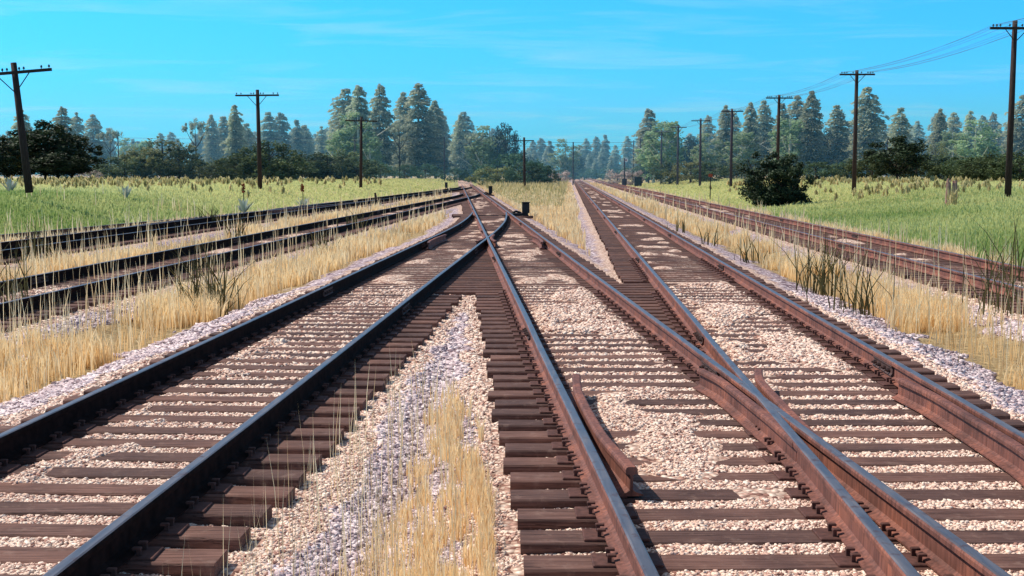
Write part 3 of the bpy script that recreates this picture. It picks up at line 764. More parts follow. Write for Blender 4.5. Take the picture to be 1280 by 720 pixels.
lp = [(-20.32, 50, 5.55 + .95, 3.2, 'leaning black telegraph pole at the left picture edge', (-.083, 0), .145, 1.1),
      (-18.65, 88, 8.05, 3.2, 'dark telegraph pole with crossarm left of the tall conifers', (-.008, 0), .15, None),
      (-15.4, 121, 7.65, 3.2, 'thin telegraph pole in front of the tall left conifers', (.02, 0), .15, None),
      (1.6, 151, 6.5, 2.5, 'short telegraph pole between centre and right tracks', (-.01, 0), .17, None)]
for x, y, top, arm, lab, lean, r, z0 in lp:
    pole('telegraph_pole', x, y, top, arm, lab, 'telegraph poles left of the tracks', lean, r, 6, False, z0)
# distant poles of a line crossing behind, with two long wires
dl = []
for i, (px, yt) in enumerate([(151, 172), (445, 172), (556, 172), (716, 178), (1106, 172), (1218, 168)]):
    d = 215; x = (px - 640) / 1480 * d; top = (217.5 - yt) * d / 1480 + CAMZ
    z0 = zg(x, d) - .1
    root = empty('utility_pole', (x, d, z0), ['small distant pole left of the pale broadleaf trees', 'thin distant pole behind the thin telegraph pole', 'thin distant pole before the tallest conifers', 'thin distant pole near the tracks vanishing point', 'thin distant pole right of the tall lone conifer', 'thin distant pole near the right picture edge'][i], 'utility pole', 'thin distant poles crossing behind')
    b = MB(); b.tube([(0, 0, 0), (0, 0, top - z0)], .11, 6); obj('pole', b.mesh('pole', M['polefar']), root)
    b = MB(); b.box((0, -.1, top - z0 - .3), (.12, .9, .1)); obj('crossarm', b.mesh('crossarm', M['polefar']), root)
    dl.append(Vector((x, d, top - .1)))
for q, lab in ((0, 'upper'), (-.75, 'lower')):
    b = MB(); pts = []
    e = [Vector((-140, 215, 8.2))] + dl + [Vector((140, 215, 8.6))]
    for P, Q in zip(e[:-1], e[1:]):
        for t in np.linspace(0, 1, 8): v = P.lerp(Q, t); v.z += q - 1.0 * t * (1 - t); pts.append(v)
    b.tube(pts, .022, 4); tag(obj('utility_wire', b.mesh('utility_wire', M['polefar'])), f'{lab} thin wire crossing in front of the treeline', 'wire')

# ------------------------------------------------------------------ signal, sign, posts
root = empty('signal_post', (18.9 * 1, 200, zg(18.9, 200)), 'slim signal mast with round white lamp head beside the far right siding', 'signal')
b = MB(); b.tube([(0, 0, 0), (0, 0, 4.6)], .11, 8); b.box((0, 0, 5.0 - 4.4), (.8, .6, 1.2), bev=.05); obj('mast', b.mesh('mast', M['polefar']), root)
b = MB(); b.tube([(.25, .06, 4.3), (.25, -.06, 4.3)], .36, 14); obj('target', b.mesh('target', M['white']), root)
b = MB(); b.tube([(.25, -.07, 4.3), (.25, -.16, 4.3)], .13, 10); obj('lens', b.mesh('lens', M['red']), root)
x0, y0 = 20.3, 200
root = empty('relay_box', (x0 + .8, y0 - 1, zg(x0, y0)), 'dark equipment box at the foot of the signal mast', 'equipment box')
b = MB(); b.box((0, 0, .8), (1.2, .8, 1.6), bev=.05); obj('cabinet', b.mesh('cabinet', M['box']), root); b = MB(); b.box((0, 0, 1.65), (1.4, 1., .1)); obj('roof', b.mesh('roof', M['polefar']), root)
x0, y0 = (887 - 640) / 1480 * 98, 98; z0 = CAMZ - 30 * 98 / 1480
root = empty('trackside_sign', (x0, y0, zg(x0, y0)), 'small red sign on a thin post left of the dark shrub', 'sign')
b = MB(); b.tube([(0, 0, 0), (0, 0, CAMZ - zg(x0, y0) - .1)], .04, 6); obj('post', b.mesh('post', M['box']), root)
b = MB(); b.box((0, -.05, CAMZ - zg(x0, y0) - .12), (.34, .03, .26), rot=Matrix.Rotation(.2, 3, 'Y')); obj('panel', b.mesh('panel', M['red']), root)
# rotten stump posts
x0, y0 = (1187 - 640) / 1480 * 58, 58; z0 = zg(x0, y0)
for dx, lab, hh in ((-.15, 'left of two rotten reddish timber posts standing in the right field', 1.25), (.17, 'right of two rotten reddish timber posts standing in the right field', 1.2)):
    b = MB(); rr = random.Random(int(dx * 100))
    for i in range(7):
        a = i * .9; b.tube([(math.cos(a) * .07, math.sin(a) * .07, -.1), (math.cos(a) * .07 + rr.uniform(-.02, .02), math.sin(a) * .07, hh * rr.uniform(.82, 1.05))], [.06, .03 + rr.random() * .03], 6)
    b.tube([(0, 0, -.1), (0, 0, hh * .88)], .10, 8)
    b.tube([(.02, 0, hh * .75), (.13, -.03, hh * 1.02)], [.035, .015], 5); b.tube([(-.04, 0, hh * .6), (-.12, -.03, hh * .9)], [.03, .01], 5)
    tag(obj('rotten_post', b.mesh('rotten_post', M['post']), None, (x0 + dx, y0, z0)), lab, 'post', 'rotten posts in the field')
rush(x0 - .05, y0 - .3, 1.15, 80, 'dry weed clump around the two rotten posts', .25, 'weed', None)
b = MB(); b.tube([(0, 0, 0), (.02, 0, .5), (-.03, 0, .85)], [.12, .08, .06], 7); b.tube([(0, 0, .3), (.4, 0, .55)], .03, 5)
tag(obj('dead_stump', b.mesh('dead_stump', M['dtrunk']), None, ((470 - 640) / 1480 * 72, 72, zg((470 - 640) / 1480 * 72, 72))), 'small dark dead stump beside the third left siding', 'stump')

# ------------------------------------------------------------------ trees
def quads(c, s, r, up=.35):
    """leaf quads with random orientation: c (n,3), s (n,)"""
    n = len(c); nrm = r.normal(size=(n, 3)); nrm[:, 2] = np.abs(nrm[:, 2]) + up; nrm /= np.linalg.norm(nrm, axis=1)[:, None]
    t = np.cross(nrm, r.normal(size=(n, 3))); t /= np.linalg.norm(t, axis=1)[:, None]; b = np.cross(nrm, t)
    t = t * s[:, None]; b = b * (s * .6)[:, None]
    V = np.stack([c - t, c - b * .9, c + t, c + b], 1).reshape(-1, 3)
    return V, np.arange(len(V)).reshape(-1, 4)
def crown_mesh(cl, rad, per, leaf, r, m, flat=.7):
    """cl: clump centres (k,3); rad: radii; per leaves each"""
    k = len(cl); n = k * per
    dirs = r.normal(size=(n, 3)); dirs /= np.linalg.norm(dirs, axis=1)[:, None]
    rr = r.random(n) ** .5
    R = np.repeat(rad, per); C = np.repeat(cl, per, axis=0)
    P = C + dirs * (rr * R)[:, None] * np.array([1, 1, flat])
    V, Fq = quads(P, leaf * (.6 + .8 * r.random(n)), r)
    tint = np.clip(.38 + .38 * dirs[:, 2] * rr - .20 * dirs[:, 0] * rr + np.repeat((r.random(k) - .5) * .35, per) + (r.random(n) - .5) * .35, 0, 1)  # sunlight painted into the tint: clump tops and left sides lighter
    return mesh_np('crown', V, Fq, m, attrs=dict(tint=np.repeat(tint, 4)))
def conifer_crown(seed, m, slim=.16, low=.10):
    """whorls of drooping boughs, each a spray of small needle tufts"""
    r = np.random.default_rng(seed); P = []; D = []; T = []; S = []
    tiers = 24; ph = r.random() * 6; lean = r.normal(0, .012)
    for i in range(tiers):
        t = (i + r.random() * .6) / tiers; z = low + (1 - low) * t
        prof = slim * (1 - t ** 3.4) ** .60 * (1 - .16 * t) * (.74 + .26 * min(1, t * 4 + .3)) * (1 + .13 * math.sin(i * 1.9 + ph) + r.normal() * .07) + .010
        nb = max(5, int(13 * prof / slim))
        for j in range(nb):
            a = 2 * PI * j / nb + r.random() * 1.1; q = prof * (.55 + .5 * r.random())
            if r.random() < .08: q *= 1.3
            if r.random() < .06: continue
            k = int(34 + 26 * q / slim); u = r.random(k) ** .62
            ca, sa = math.cos(a), math.sin(a); w = q * .30 * (1.1 - abs(u - .65))
            lat = r.normal(0, 1, k) * w * .62
            px = ca * q * u - sa * lat + lean * t; py = sa * q * u + ca * lat
            pz = z + q * (.10 * u - .42 * u ** 2) + r.normal(0, .0075, k) + abs(r.normal(0, .006, k))
            P.append(np.stack([px, py, pz], 1)); D.append(np.tile([ca, sa, -.35], (k, 1)) + r.normal(0, .35, (k, 3)))
            T.append(np.clip(-.14 + .48 * u + (r.random(k) - .5) * .35 + (r.random() - .5) * .22 + .52 * t - .14 * ca, 0, 1)); S.append(.0105 * (.6 + .8 * r.random(k)))  # needles lighter towards top and left: sun and shade put into the colour
    for k in range(60):
        z = 1 - .05 * r.random(); P.append(np.array([[r.normal() * .008, r.normal() * .008, z]])); D.append(r.normal(size=(1, 3))); T.append(np.array([.7])); S.append(np.array([.010]))
    P = np.concatenate(P); D = np.concatenate(D); T = np.concatenate(T); S = np.concatenate(S)
    D /= np.linalg.norm(D, axis=1)[:, None]; n = np.cross(D, r.normal(size=D.shape)); n /= np.linalg.norm(n, axis=1)[:, None]
    D = D * (S * 1.25)[:, None]; n = n * (S * .6)[:, None]
    V = np.stack([P - D, P - n, P + D, P + n], 1).reshape(-1, 3)
    return mesh_np('crown', V, np.arange(len(V)).reshape(-1, 4), m, attrs=dict(tint=np.repeat(T, 4)))
def conifer_trunk(m):
    b = MB(); b.tube([(0, 0, -.02), (0, 0, .4), (0, 0, .95)], [.016, .011, .003], 7)
    r = random.Random(3)
    for i in range(16):
        a = r.random() * 6.28; z = .1 + .6 * r.random(); q = .10; b.tube([(0, 0, z), (math.cos(a) * q, math.sin(a) * q, z + .015)], [.004, .002], 4)
    return b.mesh('trunk', m)
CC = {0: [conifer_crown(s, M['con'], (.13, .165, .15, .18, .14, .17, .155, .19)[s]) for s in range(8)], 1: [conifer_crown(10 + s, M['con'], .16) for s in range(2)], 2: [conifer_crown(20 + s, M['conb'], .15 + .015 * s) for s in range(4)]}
TRK = conifer_trunk(M['trunk'])
ALLTREES = []
def put_tree(name, x, y, h, crown, trunk, label, group, cat='tree', wide=1.0, base=None):
    z = (zg(x, y) if base is None else base)
    root = empty(name, (x, y, z - .1), label, cat, group, rz=(x * 7.3) % 1.3 - .65)
    c = obj('crown', crown, root); c.scale = (h * wide, h * wide, h)
    if trunk: t = obj('trunk', trunk, root); t.scale = (h * wide, h * wide, h)
    return root
CON = [(-94.3, 230, 13.2, 1), (-93.5, 248, 14.8, 0), (-115.8, 318, 17.4, 1), (-114.7, 327, 17.4, 0), (-84.5, 336, 17.7, 0), (-83.0, 345, 17.7, 0), (-57.5, 248, 15.1, 0), (-66.3, 300, 13.7, 0), (-62.6, 309, 17.0, 2), (-61.9, 318, 17.4, 2), (-59.2, 327, 15.9, 2), (-58.1, 336, 14.7, 0), (-55.0, 345, 14.9, 1), (-53.3, 354, 16.4, 0), (-35.1, 257, 19.0, 0), (-29.7, 230, 17.7, 0), (-27.5, 248, 19.3, 0), (-24.1, 266, 18.9, 0), (-18.7, 239, 18.8, 0), (-16.5, 257, 16.5, 0), (-20.8, 354, 19.5, 0), (-13.2, 300, 15.6, 1), (-12.1, 309, 16.8, 2), (7.9, 466, 15.0, 2), (11.3, 478, 16.3, 2), (13.4, 430, 13.9, 2), (25.1, 442, 12.5, 2), (28.5, 454, 15.2, 2), (32.7, 466, 16.5, 2), (37.1, 478, 17.5, 2), (37.2, 430, 12.2, 2), (43.0, 442, 15.5, 2), (30.2, 266, 16.0, 0), (56.4, 345, 18.1, 0), (46.0, 257, 15.5, 0), (55.7, 300, 16.5, 0), (49.6, 248, 15.6, 0), (56.3, 266, 17.1, 0), (54.1, 239, 14.8, 0), (61.3, 257, 17.6, 0), (57.7, 230, 16.6, 0), (67.7, 248, 15.0, 0), (84.5, 300, 14.3, 2), (71.4, 239, 18.0, 0), (98.8, 318, 14.4, 2), (75.2, 230, 13.5, 0), (114.4, 336, 16.1, 2), (122.4, 345, 18.6, 2), (85.7, 239, 13.8, 0), (110.9, 300, 16.5, 0), (118.6, 309, 17.2, 0), (125.1, 318, 16.6, 2), (131.5, 327, 17.9, 0), (140.3, 336, 16.3, 0), (109.7, 257, 17.7, 0)]
ORD = ['first', 'second', 'third', 'fourth', 'fifth', 'sixth', 'seventh', 'eighth', 'ninth', 'tenth', 'eleventh', 'twelfth', 'thirteenth', 'fourteenth', 'fifteenth', 'sixteenth', 'seventeenth', 'eighteenth', 'nineteenth', 'twentieth', 'twenty-first', 'twenty-second', 'twenty-third', 'twenty-fourth', 'twenty-fifth', 'twenty-sixth', 'twenty-seventh', 'twenty-eighth', 'twenty-ninth', 'thirtieth']
ZONES = [(-9, -.39, 'behind the leaning pole'), (-.39, -.215, 'before the second pole'), (-.215, -.148, 'right of the second pole'), (-.148, -.06, 'in the tall group'),
         (-.06, .02, 'left of the central gap'), (.02, .105, 'in the far middle group'), (.105, .235, 'right of the white-trunk birch'), (.235, .30, 'near the green-field pole'), (.30, .40, 'left of the tallest pole'), (.40, 9, 'at the right edge')]
def zone(x, y):
    r = x / y
    for i, (a, b, s) in enumerate(ZONES):
        if a <= r < b: return i, s
cnt = {}
for x, y, h, k in sorted(CON, key=lambda t: t[0] / t[1]):
    i, s = zone(x, y); n = cnt.get(i, 0); cnt[i] = n + 1
    tone = {0: 'olive green', 1: 'grey green', 2: 'bluish green'}[k]
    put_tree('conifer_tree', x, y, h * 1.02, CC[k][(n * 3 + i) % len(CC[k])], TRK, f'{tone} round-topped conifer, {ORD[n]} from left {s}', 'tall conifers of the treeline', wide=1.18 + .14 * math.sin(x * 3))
# second rank of lower hazy conifers behind
rr = random.Random(21); cnt2 = {}
pos = []
for px in np.arange(-20, 1310, 12.5):
    px = px + rr.uniform(-6, 6); d = rr.uniform(400, 520)
    yt = rr.uniform(156, 182)
    if 636 < px < 700: yt = rr.uniform(184, 198)
    if 690 < px < 800: yt = rr.uniform(182, 200)
    pos.append(((px - 640) / 1480 * d, d, (217.5 - yt) * d / 1480 + 1.9))
for x, y, h in pos:
    i, s = zone(x, y); n = cnt2.get(i, 0); cnt2[i] = n + 1
    put_tree('conifer_tree', x, y, h, CC[2][int(abs(x * 7)) % 4], TRK, f'hazy blue background conifer, {ORD[n]} from left {s}', 'hazy conifers of the back rank', wide=1.25)

def broad_crown(seed, m, shape='round', leaf=.02, per=60, k=60, rad=.10):
    r = np.random.default_rng(seed); cl = []
    for i in range(k):
        v = r.normal(size=3); v /= np.linalg.norm(v); q = .55 + .45 * r.random()
        if shape == 'round': c = v * q * np.array([.44, .44, .36]) + np.array([0, 0, .58])
        elif shape == 'bush': c = v * q * np.array([.60, .60, .42]) + np.array([0, 0, .44])
        elif shape == 'wide': c = v * q * np.array([.95, .70, .42]) + np.array([0, 0, .46])
        elif shape == 'tall': c = v * q * np.array([.20, .20, .44]) + np.array([0, 0, .54])
        elif shape == 'flat': c = v * q * np.array([.42, .42, .16]) + np.array([0, 0, .80])
        c[2] = max(c[2], .06); cl.append(c)
    return crown_mesh(np.array(cl), rad * (.6 + .8 * r.random(k)), per, leaf, r, m, .8)
def broad_trunk(m, seed=1, forks=8, top=.85, r0=.028):
    r = random.Random(seed); b = MB(); b.tube([(0, 0, -.03), (.01, 0, .35), (0, .01, top)], [r0, r0 * .7, r0 * .2], 8)
    for i in range(forks):
        a = r.random() * 6.28; z = .12 + .45 * r.random(); q = .18 + .18 * r.random()
        b.tube([(0, 0, z), (math.cos(a) * q * .5, math.sin(a) * q * .5, z + .10), (math.cos(a) * q, math.sin(a) * q, z + .26)], [r0 * .45, r0 * .3, r0 * .1], 5)
    return b.mesh('trunk', m)
BT = broad_trunk(M['dtrunk']); BB = broad_trunk(M['birch'], 2, 5, .9, .022)
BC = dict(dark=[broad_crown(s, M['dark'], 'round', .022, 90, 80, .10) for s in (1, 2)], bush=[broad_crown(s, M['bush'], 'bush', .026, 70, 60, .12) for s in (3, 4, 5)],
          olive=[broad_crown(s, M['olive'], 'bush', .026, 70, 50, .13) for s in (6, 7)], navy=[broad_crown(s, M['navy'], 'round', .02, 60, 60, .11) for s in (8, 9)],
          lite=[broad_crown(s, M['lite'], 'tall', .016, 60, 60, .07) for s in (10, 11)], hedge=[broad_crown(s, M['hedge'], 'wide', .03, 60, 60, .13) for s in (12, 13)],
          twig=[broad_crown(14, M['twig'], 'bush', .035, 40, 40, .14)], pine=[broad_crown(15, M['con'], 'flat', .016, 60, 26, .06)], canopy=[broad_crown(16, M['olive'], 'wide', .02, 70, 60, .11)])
# (image column used to name neighbours, world x, y, height, kind, width factor)
def P(px, d): return (px - 640) / 1480 * d
def Hh(yt, d): return (217.5 - yt) * d / 1480 + CAMZ
BR = [
 ('broadleaf_tree', 60, 132, 150, 'dark', 1.05, 'big dark broadleaf tree right behind the leaning telegraph pole'),
 ('broadleaf_tree', 92, 136, 166, 'dark', 1.05, 'dark broadleaf tree adjoining the big one on its right'),
 ('broadleaf_tree', 38, 140, 160, 'dark', .9, 'dark broadleaf tree adjoining the big one on its left'),
 ('broadleaf_tree', -8, 126, 165, 'dark', .95, 'dark broadleaf tree cut by the left picture edge'),
 ('shrub', 12, 140, 190, 'dark', 1.2, 'low dark shrub between the cut tree and the leaning pole'),
 ('shrub', 75, 128, 196, 'dark', 1.6, 'low dark shrub skirting the big dark tree'),
 ('shrub', 158, 170, 197, 'bush', 1.2, 'dark low shrub left of the olive bush, under the small distant pole'),
 ('shrub', 205, 175, 174, 'olive', 1.0, 'tall olive bush with rounded top left of centre-left'),
 ('shrub', 226, 172, 185, 'bush', .8, 'dark bush leaning on the right of the tall olive bush'),
 ('shrub', 183, 172, 188, 'olive', .9, 'small olive bush on the left of the tall olive one'),
 ('shrub', 136, 190, 206, 'olive', 1.2, 'low tan olive bush beside the pinkish brush'),
 ('shrub', 251, 180, 201, 'olive', 1.1, 'low olive bush between the tall olive bush and dark thicket'),
 ('shrub', 276, 165, 203, 'bush', 1.2, 'low dark bush starting the thicket left of the second pole'),
 ('shrub', 306, 160, 190, 'bush', 1.0, 'dark bush left of the foot of the second pole'),
 ('shrub', 338, 158, 178, 'bush', .95, 'tall dark bush just right of the second pole'),
 ('shrub', 362, 165, 196, 'bush', 1.2, 'dark bush right of the tall one behind the second pole'),
 ('shrub', 395, 178, 200, 'bush', 1.1, 'mid green bush halfway between second and third poles'),
 ('shrub', 425, 182, 188, 'olive', 1.0, 'olive green bush left of the third pole'),
 ('shrub', 447, 175, 199, 'bush', 1.1, 'dark bush at the foot of the third pole'),
 ('shrub', 476, 200, 206, 'hedge', .8, 'low green bush right of the third pole'),
 ('shrub', 506, 205, 207, 'hedge', .8, 'low green bush below the tall conifer gap'),
 ('shrub', 532, 208, 206, 'hedge', .7, 'round light green bush under the tallest conifers'),
 ('shrub', 568, 215, 208, 'hedge', .8, 'round green bush left of where the centre track ends'),
 ('shrub', 598, 240, 207, 'hedge', 1., 'green bush right of where the centre track ends'),
 ('birch_tree', 448, 225, 138, 'lite', 1.5, 'light green tree in front of the tall left conifers'),
 ('birch_tree', 427, 225, 158, 'lite', 1.5, 'lower light green tree left of the tall conifer pair'),
 ('birch_tree', 463, 222, 165, 'lite', 1.4, 'short light green tree between the tall conifers'),
 ('birch_tree', 164, 300, 171, 'lite', 1.3, 'pale green slender tree right of the small distant pole'),
 ('birch_tree', 183, 305, 172, 'lite', 1.4, 'pale green slender tree left of the bare-trunk pine'),
 ('birch_tree', 612, 240, 155, 'lite', 1.7, 'light green tree with pale trunk left of the central gap'),
 ('birch_tree', 603, 236, 168, 'lite', 1.5, 'lower light green tree adjoining the pale-trunk tree'),
 ('broadleaf_tree', 632, 238, 150, 'navy', .55, 'dark blue-green tree right of the pale-trunk tree'),
 ('shrub', 640, 190, 194, 'hedge', .8, 'green bush behind the short middle telegraph pole'),
 ('shrub', 660, 182, 204, 'hedge', .8, 'dark bush right of the short middle pole'),
 ('shrub', 677, 184, 209, 'bush', .9, 'low dark bush farther right of the short middle pole'),
 ('shrub', 622, 185, 208, 'olive', 1.4, 'low olive bush left of the short middle pole'),
 ('shrub', 698, 230, 210, 'twig', 1.0, 'dry pinkish brush left of the right track'),
 ('birch_tree', 706, 330, 172, 'lite', 1.7, 'light green tree alone in the central gap'),
 ('broadleaf_tree', 718, 350, 190, 'navy', .9, 'dark blue tree right of the lone light green tree'),
 ('broadleaf_tree', 652, 330, 186, 'navy', .8, 'dark blue-green tree in the central gap'),
 ('shrub', 730, 420, 209, 'hedge', 2.0, 'green hedge bush left above the right track vanishing point'),
 ('shrub', 762, 410, 208, 'hedge', 2.0, 'green hedge bush right above the right track vanishing point'),
 ('shrub', 705, 430, 210, 'hedge', 2.0, 'green hedge bush where the right track disappears'),
 ('shrub', 802, 250, 204, 'hedge', 1.1, 'green bush right of the signal mast'),
 ('shrub', 771, 225, 210, 'twig', 1.1, 'dry pinkish brush left of the signal mast'),
 ('shrub', 790, 215, 209, 'twig', .8, 'dry pinkish brush right of the signal mast'),
 ('birch_tree', 829, 232, 145, 'lite', 1.5, 'light green birch with a clear white trunk beside the seventh pole'),
 ('birch_tree', 816, 236, 162, 'lite', 1.5, 'lower light green tree left of the white-trunk birch'),
 ('broadleaf_tree', 838, 260, 164, 'navy', .5, 'dark round tree right of the white-trunk birch'),
 ('broadleaf_tree', 857, 262, 166, 'navy', .6, 'dark round tree behind the sixth pole'),
 ('broadleaf_tree', 868, 268, 168, 'navy', .5, 'dark round tree between the sixth and fifth poles'),
 ('birch_tree', 884, 240, 165, 'lite', 1.6, 'light green tree right of the fifth pole'),
 ('birch_tree', 925, 236, 160, 'lite', 1.6, 'light green tree right of the fourth pole'),
 ('birch_tree', 985, 232, 142, 'lite', 1.5, 'light green tree right of the third pole'),
 ('shrub', 836, 200, 204, 'bush', 1.0, 'dark low bush at the foot of the sixth and seventh poles'),
 ('shrub', 862, 190, 201, 'olive', 1.1, 'olive bush between sixth and fifth poles'),
 ('shrub', 887, 185, 204, 'bush', 1.2, 'dark low bush right of the fifth pole'),
 ('shrub', 913, 205, 204, 'olive', 1.1, 'olive bush behind the fourth pole'),
 ('broadleaf_tree', 1032, 240, 158, 'navy', .55, 'dark blue-green tree left of the second right pole'),
 ('broadleaf_tree', 1022, 236, 172, 'navy', .55, 'smaller dark blue-green tree left of the second right pole'),
 ('shrub', 1018, 160, 202, 'bush', 1.1, 'dark bush behind the right side of the big dark shrub'),
 ('shrub', 1046, 200, 205, 'hedge', 1.0, 'green bush just left of the foot of the second right pole'),
 ('shrub', 1088, 140, 196, 'bush', 1.0, 'dark bush right of the second right pole'),
 ('shrub', 1118, 125, 178, 'dark', 1.05, 'large dark shrub midway between the two nearest right poles'),
 ('shrub', 1143, 135, 197, 'bush', 1.0, 'olive dark bush right of the large dark shrub'),
 ('broadleaf_tree', 1166, 200, 171, 'canopy', .55, 'flat-topped olive tree behind the rotten posts'),
 ('shrub', 1178, 160, 199, 'bush', 1.1, 'dark bush behind the rotten posts'),
 ('shrub', 1204, 140, 196, 'bush', 1.1, 'dark bush right of the rotten posts'),
 ('shrub', 1236, 135, 194, 'bush', 1.1, 'dark bush left of the nearest right pole'),
 ('shrub', 1272, 130, 192, 'bush', 1.1, 'dark bush cut by the right picture edge'),
 ('birch_tree', 1216, 215, 148, 'lite', 1.8, 'light green tree with white trunk left of the nearest right pole'),
 ('birch_tree', 1187, 235, 160, 'lite', 1.5, 'light green tree above the flat-topped olive tree'),
 ('broadleaf_tree', 1203, 240, 172, 'navy', .6, 'dark tree left of the white-trunk light tree'),
 ('shrub', 116, 170, 212, 'twig', 1.2, 'dry pinkish brush right of the dark trees at the left'),
 ('shrub', 290, 172, 199, 'bush', 1.3, 'low dark bush in the thicket behind the second pole, left part'),
 ('shrub', 322, 170, 196, 'bush', 1.3, 'dark bush directly behind the second pole foot'),
 ('shrub', 378, 172, 194, 'bush', 1.3, 'dark bush right of the second pole thicket'),
 ('shrub', 410, 176, 192, 'bush', 1.2, 'dark bush left of the olive bush near the third pole'),
 ('shrub', 458, 184, 200, 'bush', 1.2, 'dark bush just right of the third pole foot'),
 ('shrub', 935, 190, 200, 'bush', 1.2, 'dark bush peeking left of the big spiky shrub'),
 ('shrub', 1068, 165, 199, 'bush', 1.2, 'dark bush behind the second right pole foot'),
 ('shrub', 1160, 160, 194, 'bush', 1.2, 'dark bush under the flat-topped olive tree, left side'),
 ('shrub', 1222, 150, 196, 'bush', 1.2, 'dark bush between the rotten posts and the nearest pole'),
 ('shrub', 1254, 150, 195, 'bush', 1.2, 'dark bush directly behind the nearest right pole'),
 ('pine_tree', 247, 235, 147, 'pine', .6, 'sparse pine with bare trunk left of the second pole group'),
 ('pine_tree', 141, 235, 159, 'pine', .6, 'sparse thin pine beside the pale green slender trees'),
 ('pine_tree', 594, 236, 162, 'pine', .6, 'sparse pine with bare trunk left of the central light tree'),
 ('pine_tree', 500, 228, 150, 'pine', .7, 'sparse bare-trunk pine among the tall left conifers'),
]
for nm, px, d, yt, kind, wide, lab in BR:
    x = P(px, d); base = zg(x, d); h = (Hh(yt, d) - base + .1) * (1.18 if nm == 'shrub' and d < 210 else 1)
    lst = BC[kind]; cr = lst[int(abs(px)) % len(lst)]
    g = {'shrub': 'bushes along the field edge', 'birch_tree': 'light green slender trees', 'broadleaf_tree': 'dark round trees', 'pine_tree': 'sparse bare-trunk pines'}[nm]
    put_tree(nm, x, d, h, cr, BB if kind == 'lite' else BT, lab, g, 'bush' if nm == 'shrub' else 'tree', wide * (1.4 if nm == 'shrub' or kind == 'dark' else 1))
# the dark spiky shrub in the right meadow
x, y = P(965, 76), 76; base = zg(x, y)
r = np.random.default_rng(77); cl = []; rd = []
for i in range(170):
    v = r.normal(size=3); v /= np.linalg.norm(v); q = .45 + .6 * r.random()
    c = v * q * np.array([2.35, 1.9, 1.55 + .6 * r.random()]) + np.array([.1, 0, 1.65])
    if i % 5 == 0: c[2] = .35 + .5 * r.random(); c[0] *= .9
    c[2] = max(c[2], .3) + .25 * max(0, abs(c[0]) - 1.2) * 0; cl.append(c); rd.append(.20 + .28 * r.random())
root = empty('shrub', (x, y, base - .05), 'big dark spiky shrub standing alone in the right meadow', 'bush')
obj('crown', crown_mesh(np.array(cl), np.array(rd), 110, .085, r, M['dark'], .9), root)
b = MB(); rr = random.Random(8)
for i in range(26):
    a = rr.random() * 6.28; q = rr.uniform(.6, 2.3); hh = rr.uniform(.9, 3.4)
    b.tube([(0, 0, 0), (math.cos(a) * q * .5, math.sin(a) * q * .5, hh * .45), (math.cos(a) * q, math.sin(a) * q, hh)], [.05, .03, .01], 5)
obj('trunk', b.mesh('trunk', M['dtrunk']), root)

# ------------------------------------------------------------------ sky and sun
SUN_EL, SUN_AZ = math.radians(50), math.radians(-70)     # azimuth from +Y towards +X
w = bpy.data.worlds.new('World'); scene.world = w; w.use_nodes = True; nt = w.node_tree
bg = nt.nodes['Background']
sky = nt.nodes.new('ShaderNodeTexSky'); sky.sky_type = 'NISHITA'; sky.sun_disc = False
sky.sun_elevation = SUN_EL; sky.sun_rotation = SUN_AZ; sky.air_density = 1.0; sky.dust_density = .6; sky.ozone_density = 2.0
tc = nt.nodes.new('ShaderNodeTexCoord'); sx = nt.nodes.new('ShaderNodeSeparateXYZ'); L(nt, tc.outputs['Generated'], sx.inputs[0])
mz = nt.nodes.new('ShaderNodeMath'); mz.operation = 'MAXIMUM'; mz.inputs[1].default_value = .0; L(nt, sx.outputs['Z'], mz.inputs[0])
mz2 = nt.nodes.new('ShaderNodeMath'); mz2.operation = 'ADD'; mz2.inputs[1].default_value = .04; L(nt, mz.outputs[0], mz2.inputs[0])
dv = nt.nodes.new('ShaderNodeVectorMath'); dv.operation = 'DIVIDE'; L(nt, tc.outputs['Generated'], dv.inputs[0])
cb = nt.nodes.new('ShaderNodeCombineXYZ')
for k in range(3): L(nt, mz2.outputs[0], cb.inputs[k])
L(nt, cb.outputs[0], dv.inputs[1])
mp = nt.nodes.new('ShaderNodeMapping'); mp.inputs['Scale'].default_value = (.55, 1.0, 0); L(nt, dv.outputs[0], mp.inputs['Vector'])
cn = N(nt, 'ShaderNodeTexNoise', Scale=1.1, Detail=9.0, Roughness=.62, Distortion=.6); L(nt, mp.outputs[0], cn.inputs['Vector'])
cf = ramp(nt, cn.outputs['Fac'], [(.50, (0, 0, 0)), (.66, (.20, .20, .20)), (.85, (.45, .45, .45))]).outputs['Color']
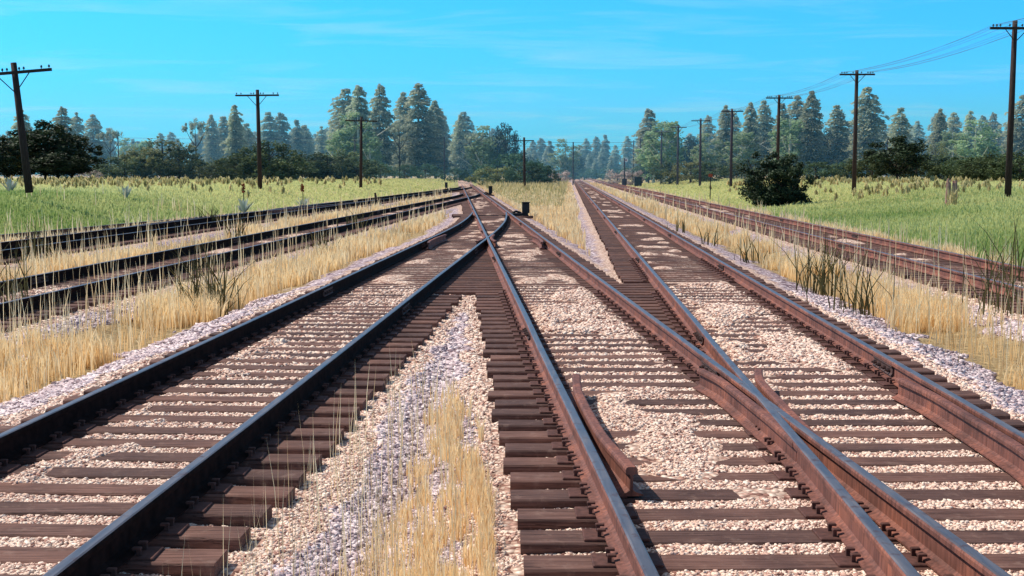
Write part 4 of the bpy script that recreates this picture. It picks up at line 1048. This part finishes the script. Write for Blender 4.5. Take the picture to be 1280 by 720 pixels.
hz = ramp(nt, mz.outputs[0], [(0, (.08, .90, 2.05)), (.07, (.10, .92, 1.8)), (.17, (.125, 1.02, 1.65)), (.40, (.85, .92, .85)), (1, (1.25, 1.0, .80))]).outputs['Color']
tinted = mixc(nt, 1.0, sky.outputs[0], hz, 'MULTIPLY')
fin = mixc(nt, cf, tinted, (4.6, 6.6, 7.2))
L(nt, fin, bg.inputs['Color']); bg.inputs['Strength'].default_value = .135
sl = bpy.data.lights.new('sun', 'SUN'); sl.energy = 5.0; sl.angle = math.radians(.5); sl.color = (1, .91, .80)
so = bpy.data.objects.new('sun', sl); link(so)
dvec = Vector((math.sin(SUN_AZ) * math.cos(SUN_EL), math.cos(SUN_AZ) * math.cos(SUN_EL), math.sin(SUN_EL)))
so.rotation_euler = (-dvec).to_track_quat('-Z', 'Y').to_euler(); so.location = (0, 0, 30)

# ------------------------------------------------------------------ bluish air between the yard and the far trees
hm = bpy.data.materials.new('summer_haze'); hm.use_nodes = True; nt = hm.node_tree; nt.nodes.remove(nt.nodes['Principled BSDF'])
vs = nt.nodes.new('ShaderNodeVolumeScatter'); vs.inputs['Color'].default_value = (.25, .70, 1, 1); vs.inputs['Density'].default_value = .0011; vs.inputs['Anisotropy'].default_value = .2
L(nt, vs.outputs[0], nt.nodes['Material Output'].inputs['Volume'])
b = MB(); b.box((0, 520, 18), (1500, 760, 60)); tag(obj('haze', b.mesh('haze', hm)), 'thin bluish summer haze hanging among the far trees', 'haze', kind='structure')
# ------------------------------------------------------------------ camera
cam = bpy.data.cameras.new('camera'); cam.sensor_width = 36; cam.lens = 1480 / 1280 * 36; cam.clip_end = 8000; cam.clip_start = .05
co = bpy.data.objects.new('camera', cam); link(co); co.location = (0, 0, CAMZ); co.rotation_euler = (math.radians(90 - 5.5), 0, 0)
scene.camera = co
scene.view_settings.view_transform = 'Standard'; scene.view_settings.look = 'None'; scene.view_settings.exposure = 0; scene.view_settings.gamma = 1
scene.cycles.max_bounces = 5; scene.cycles.transparent_max_bounces = 4
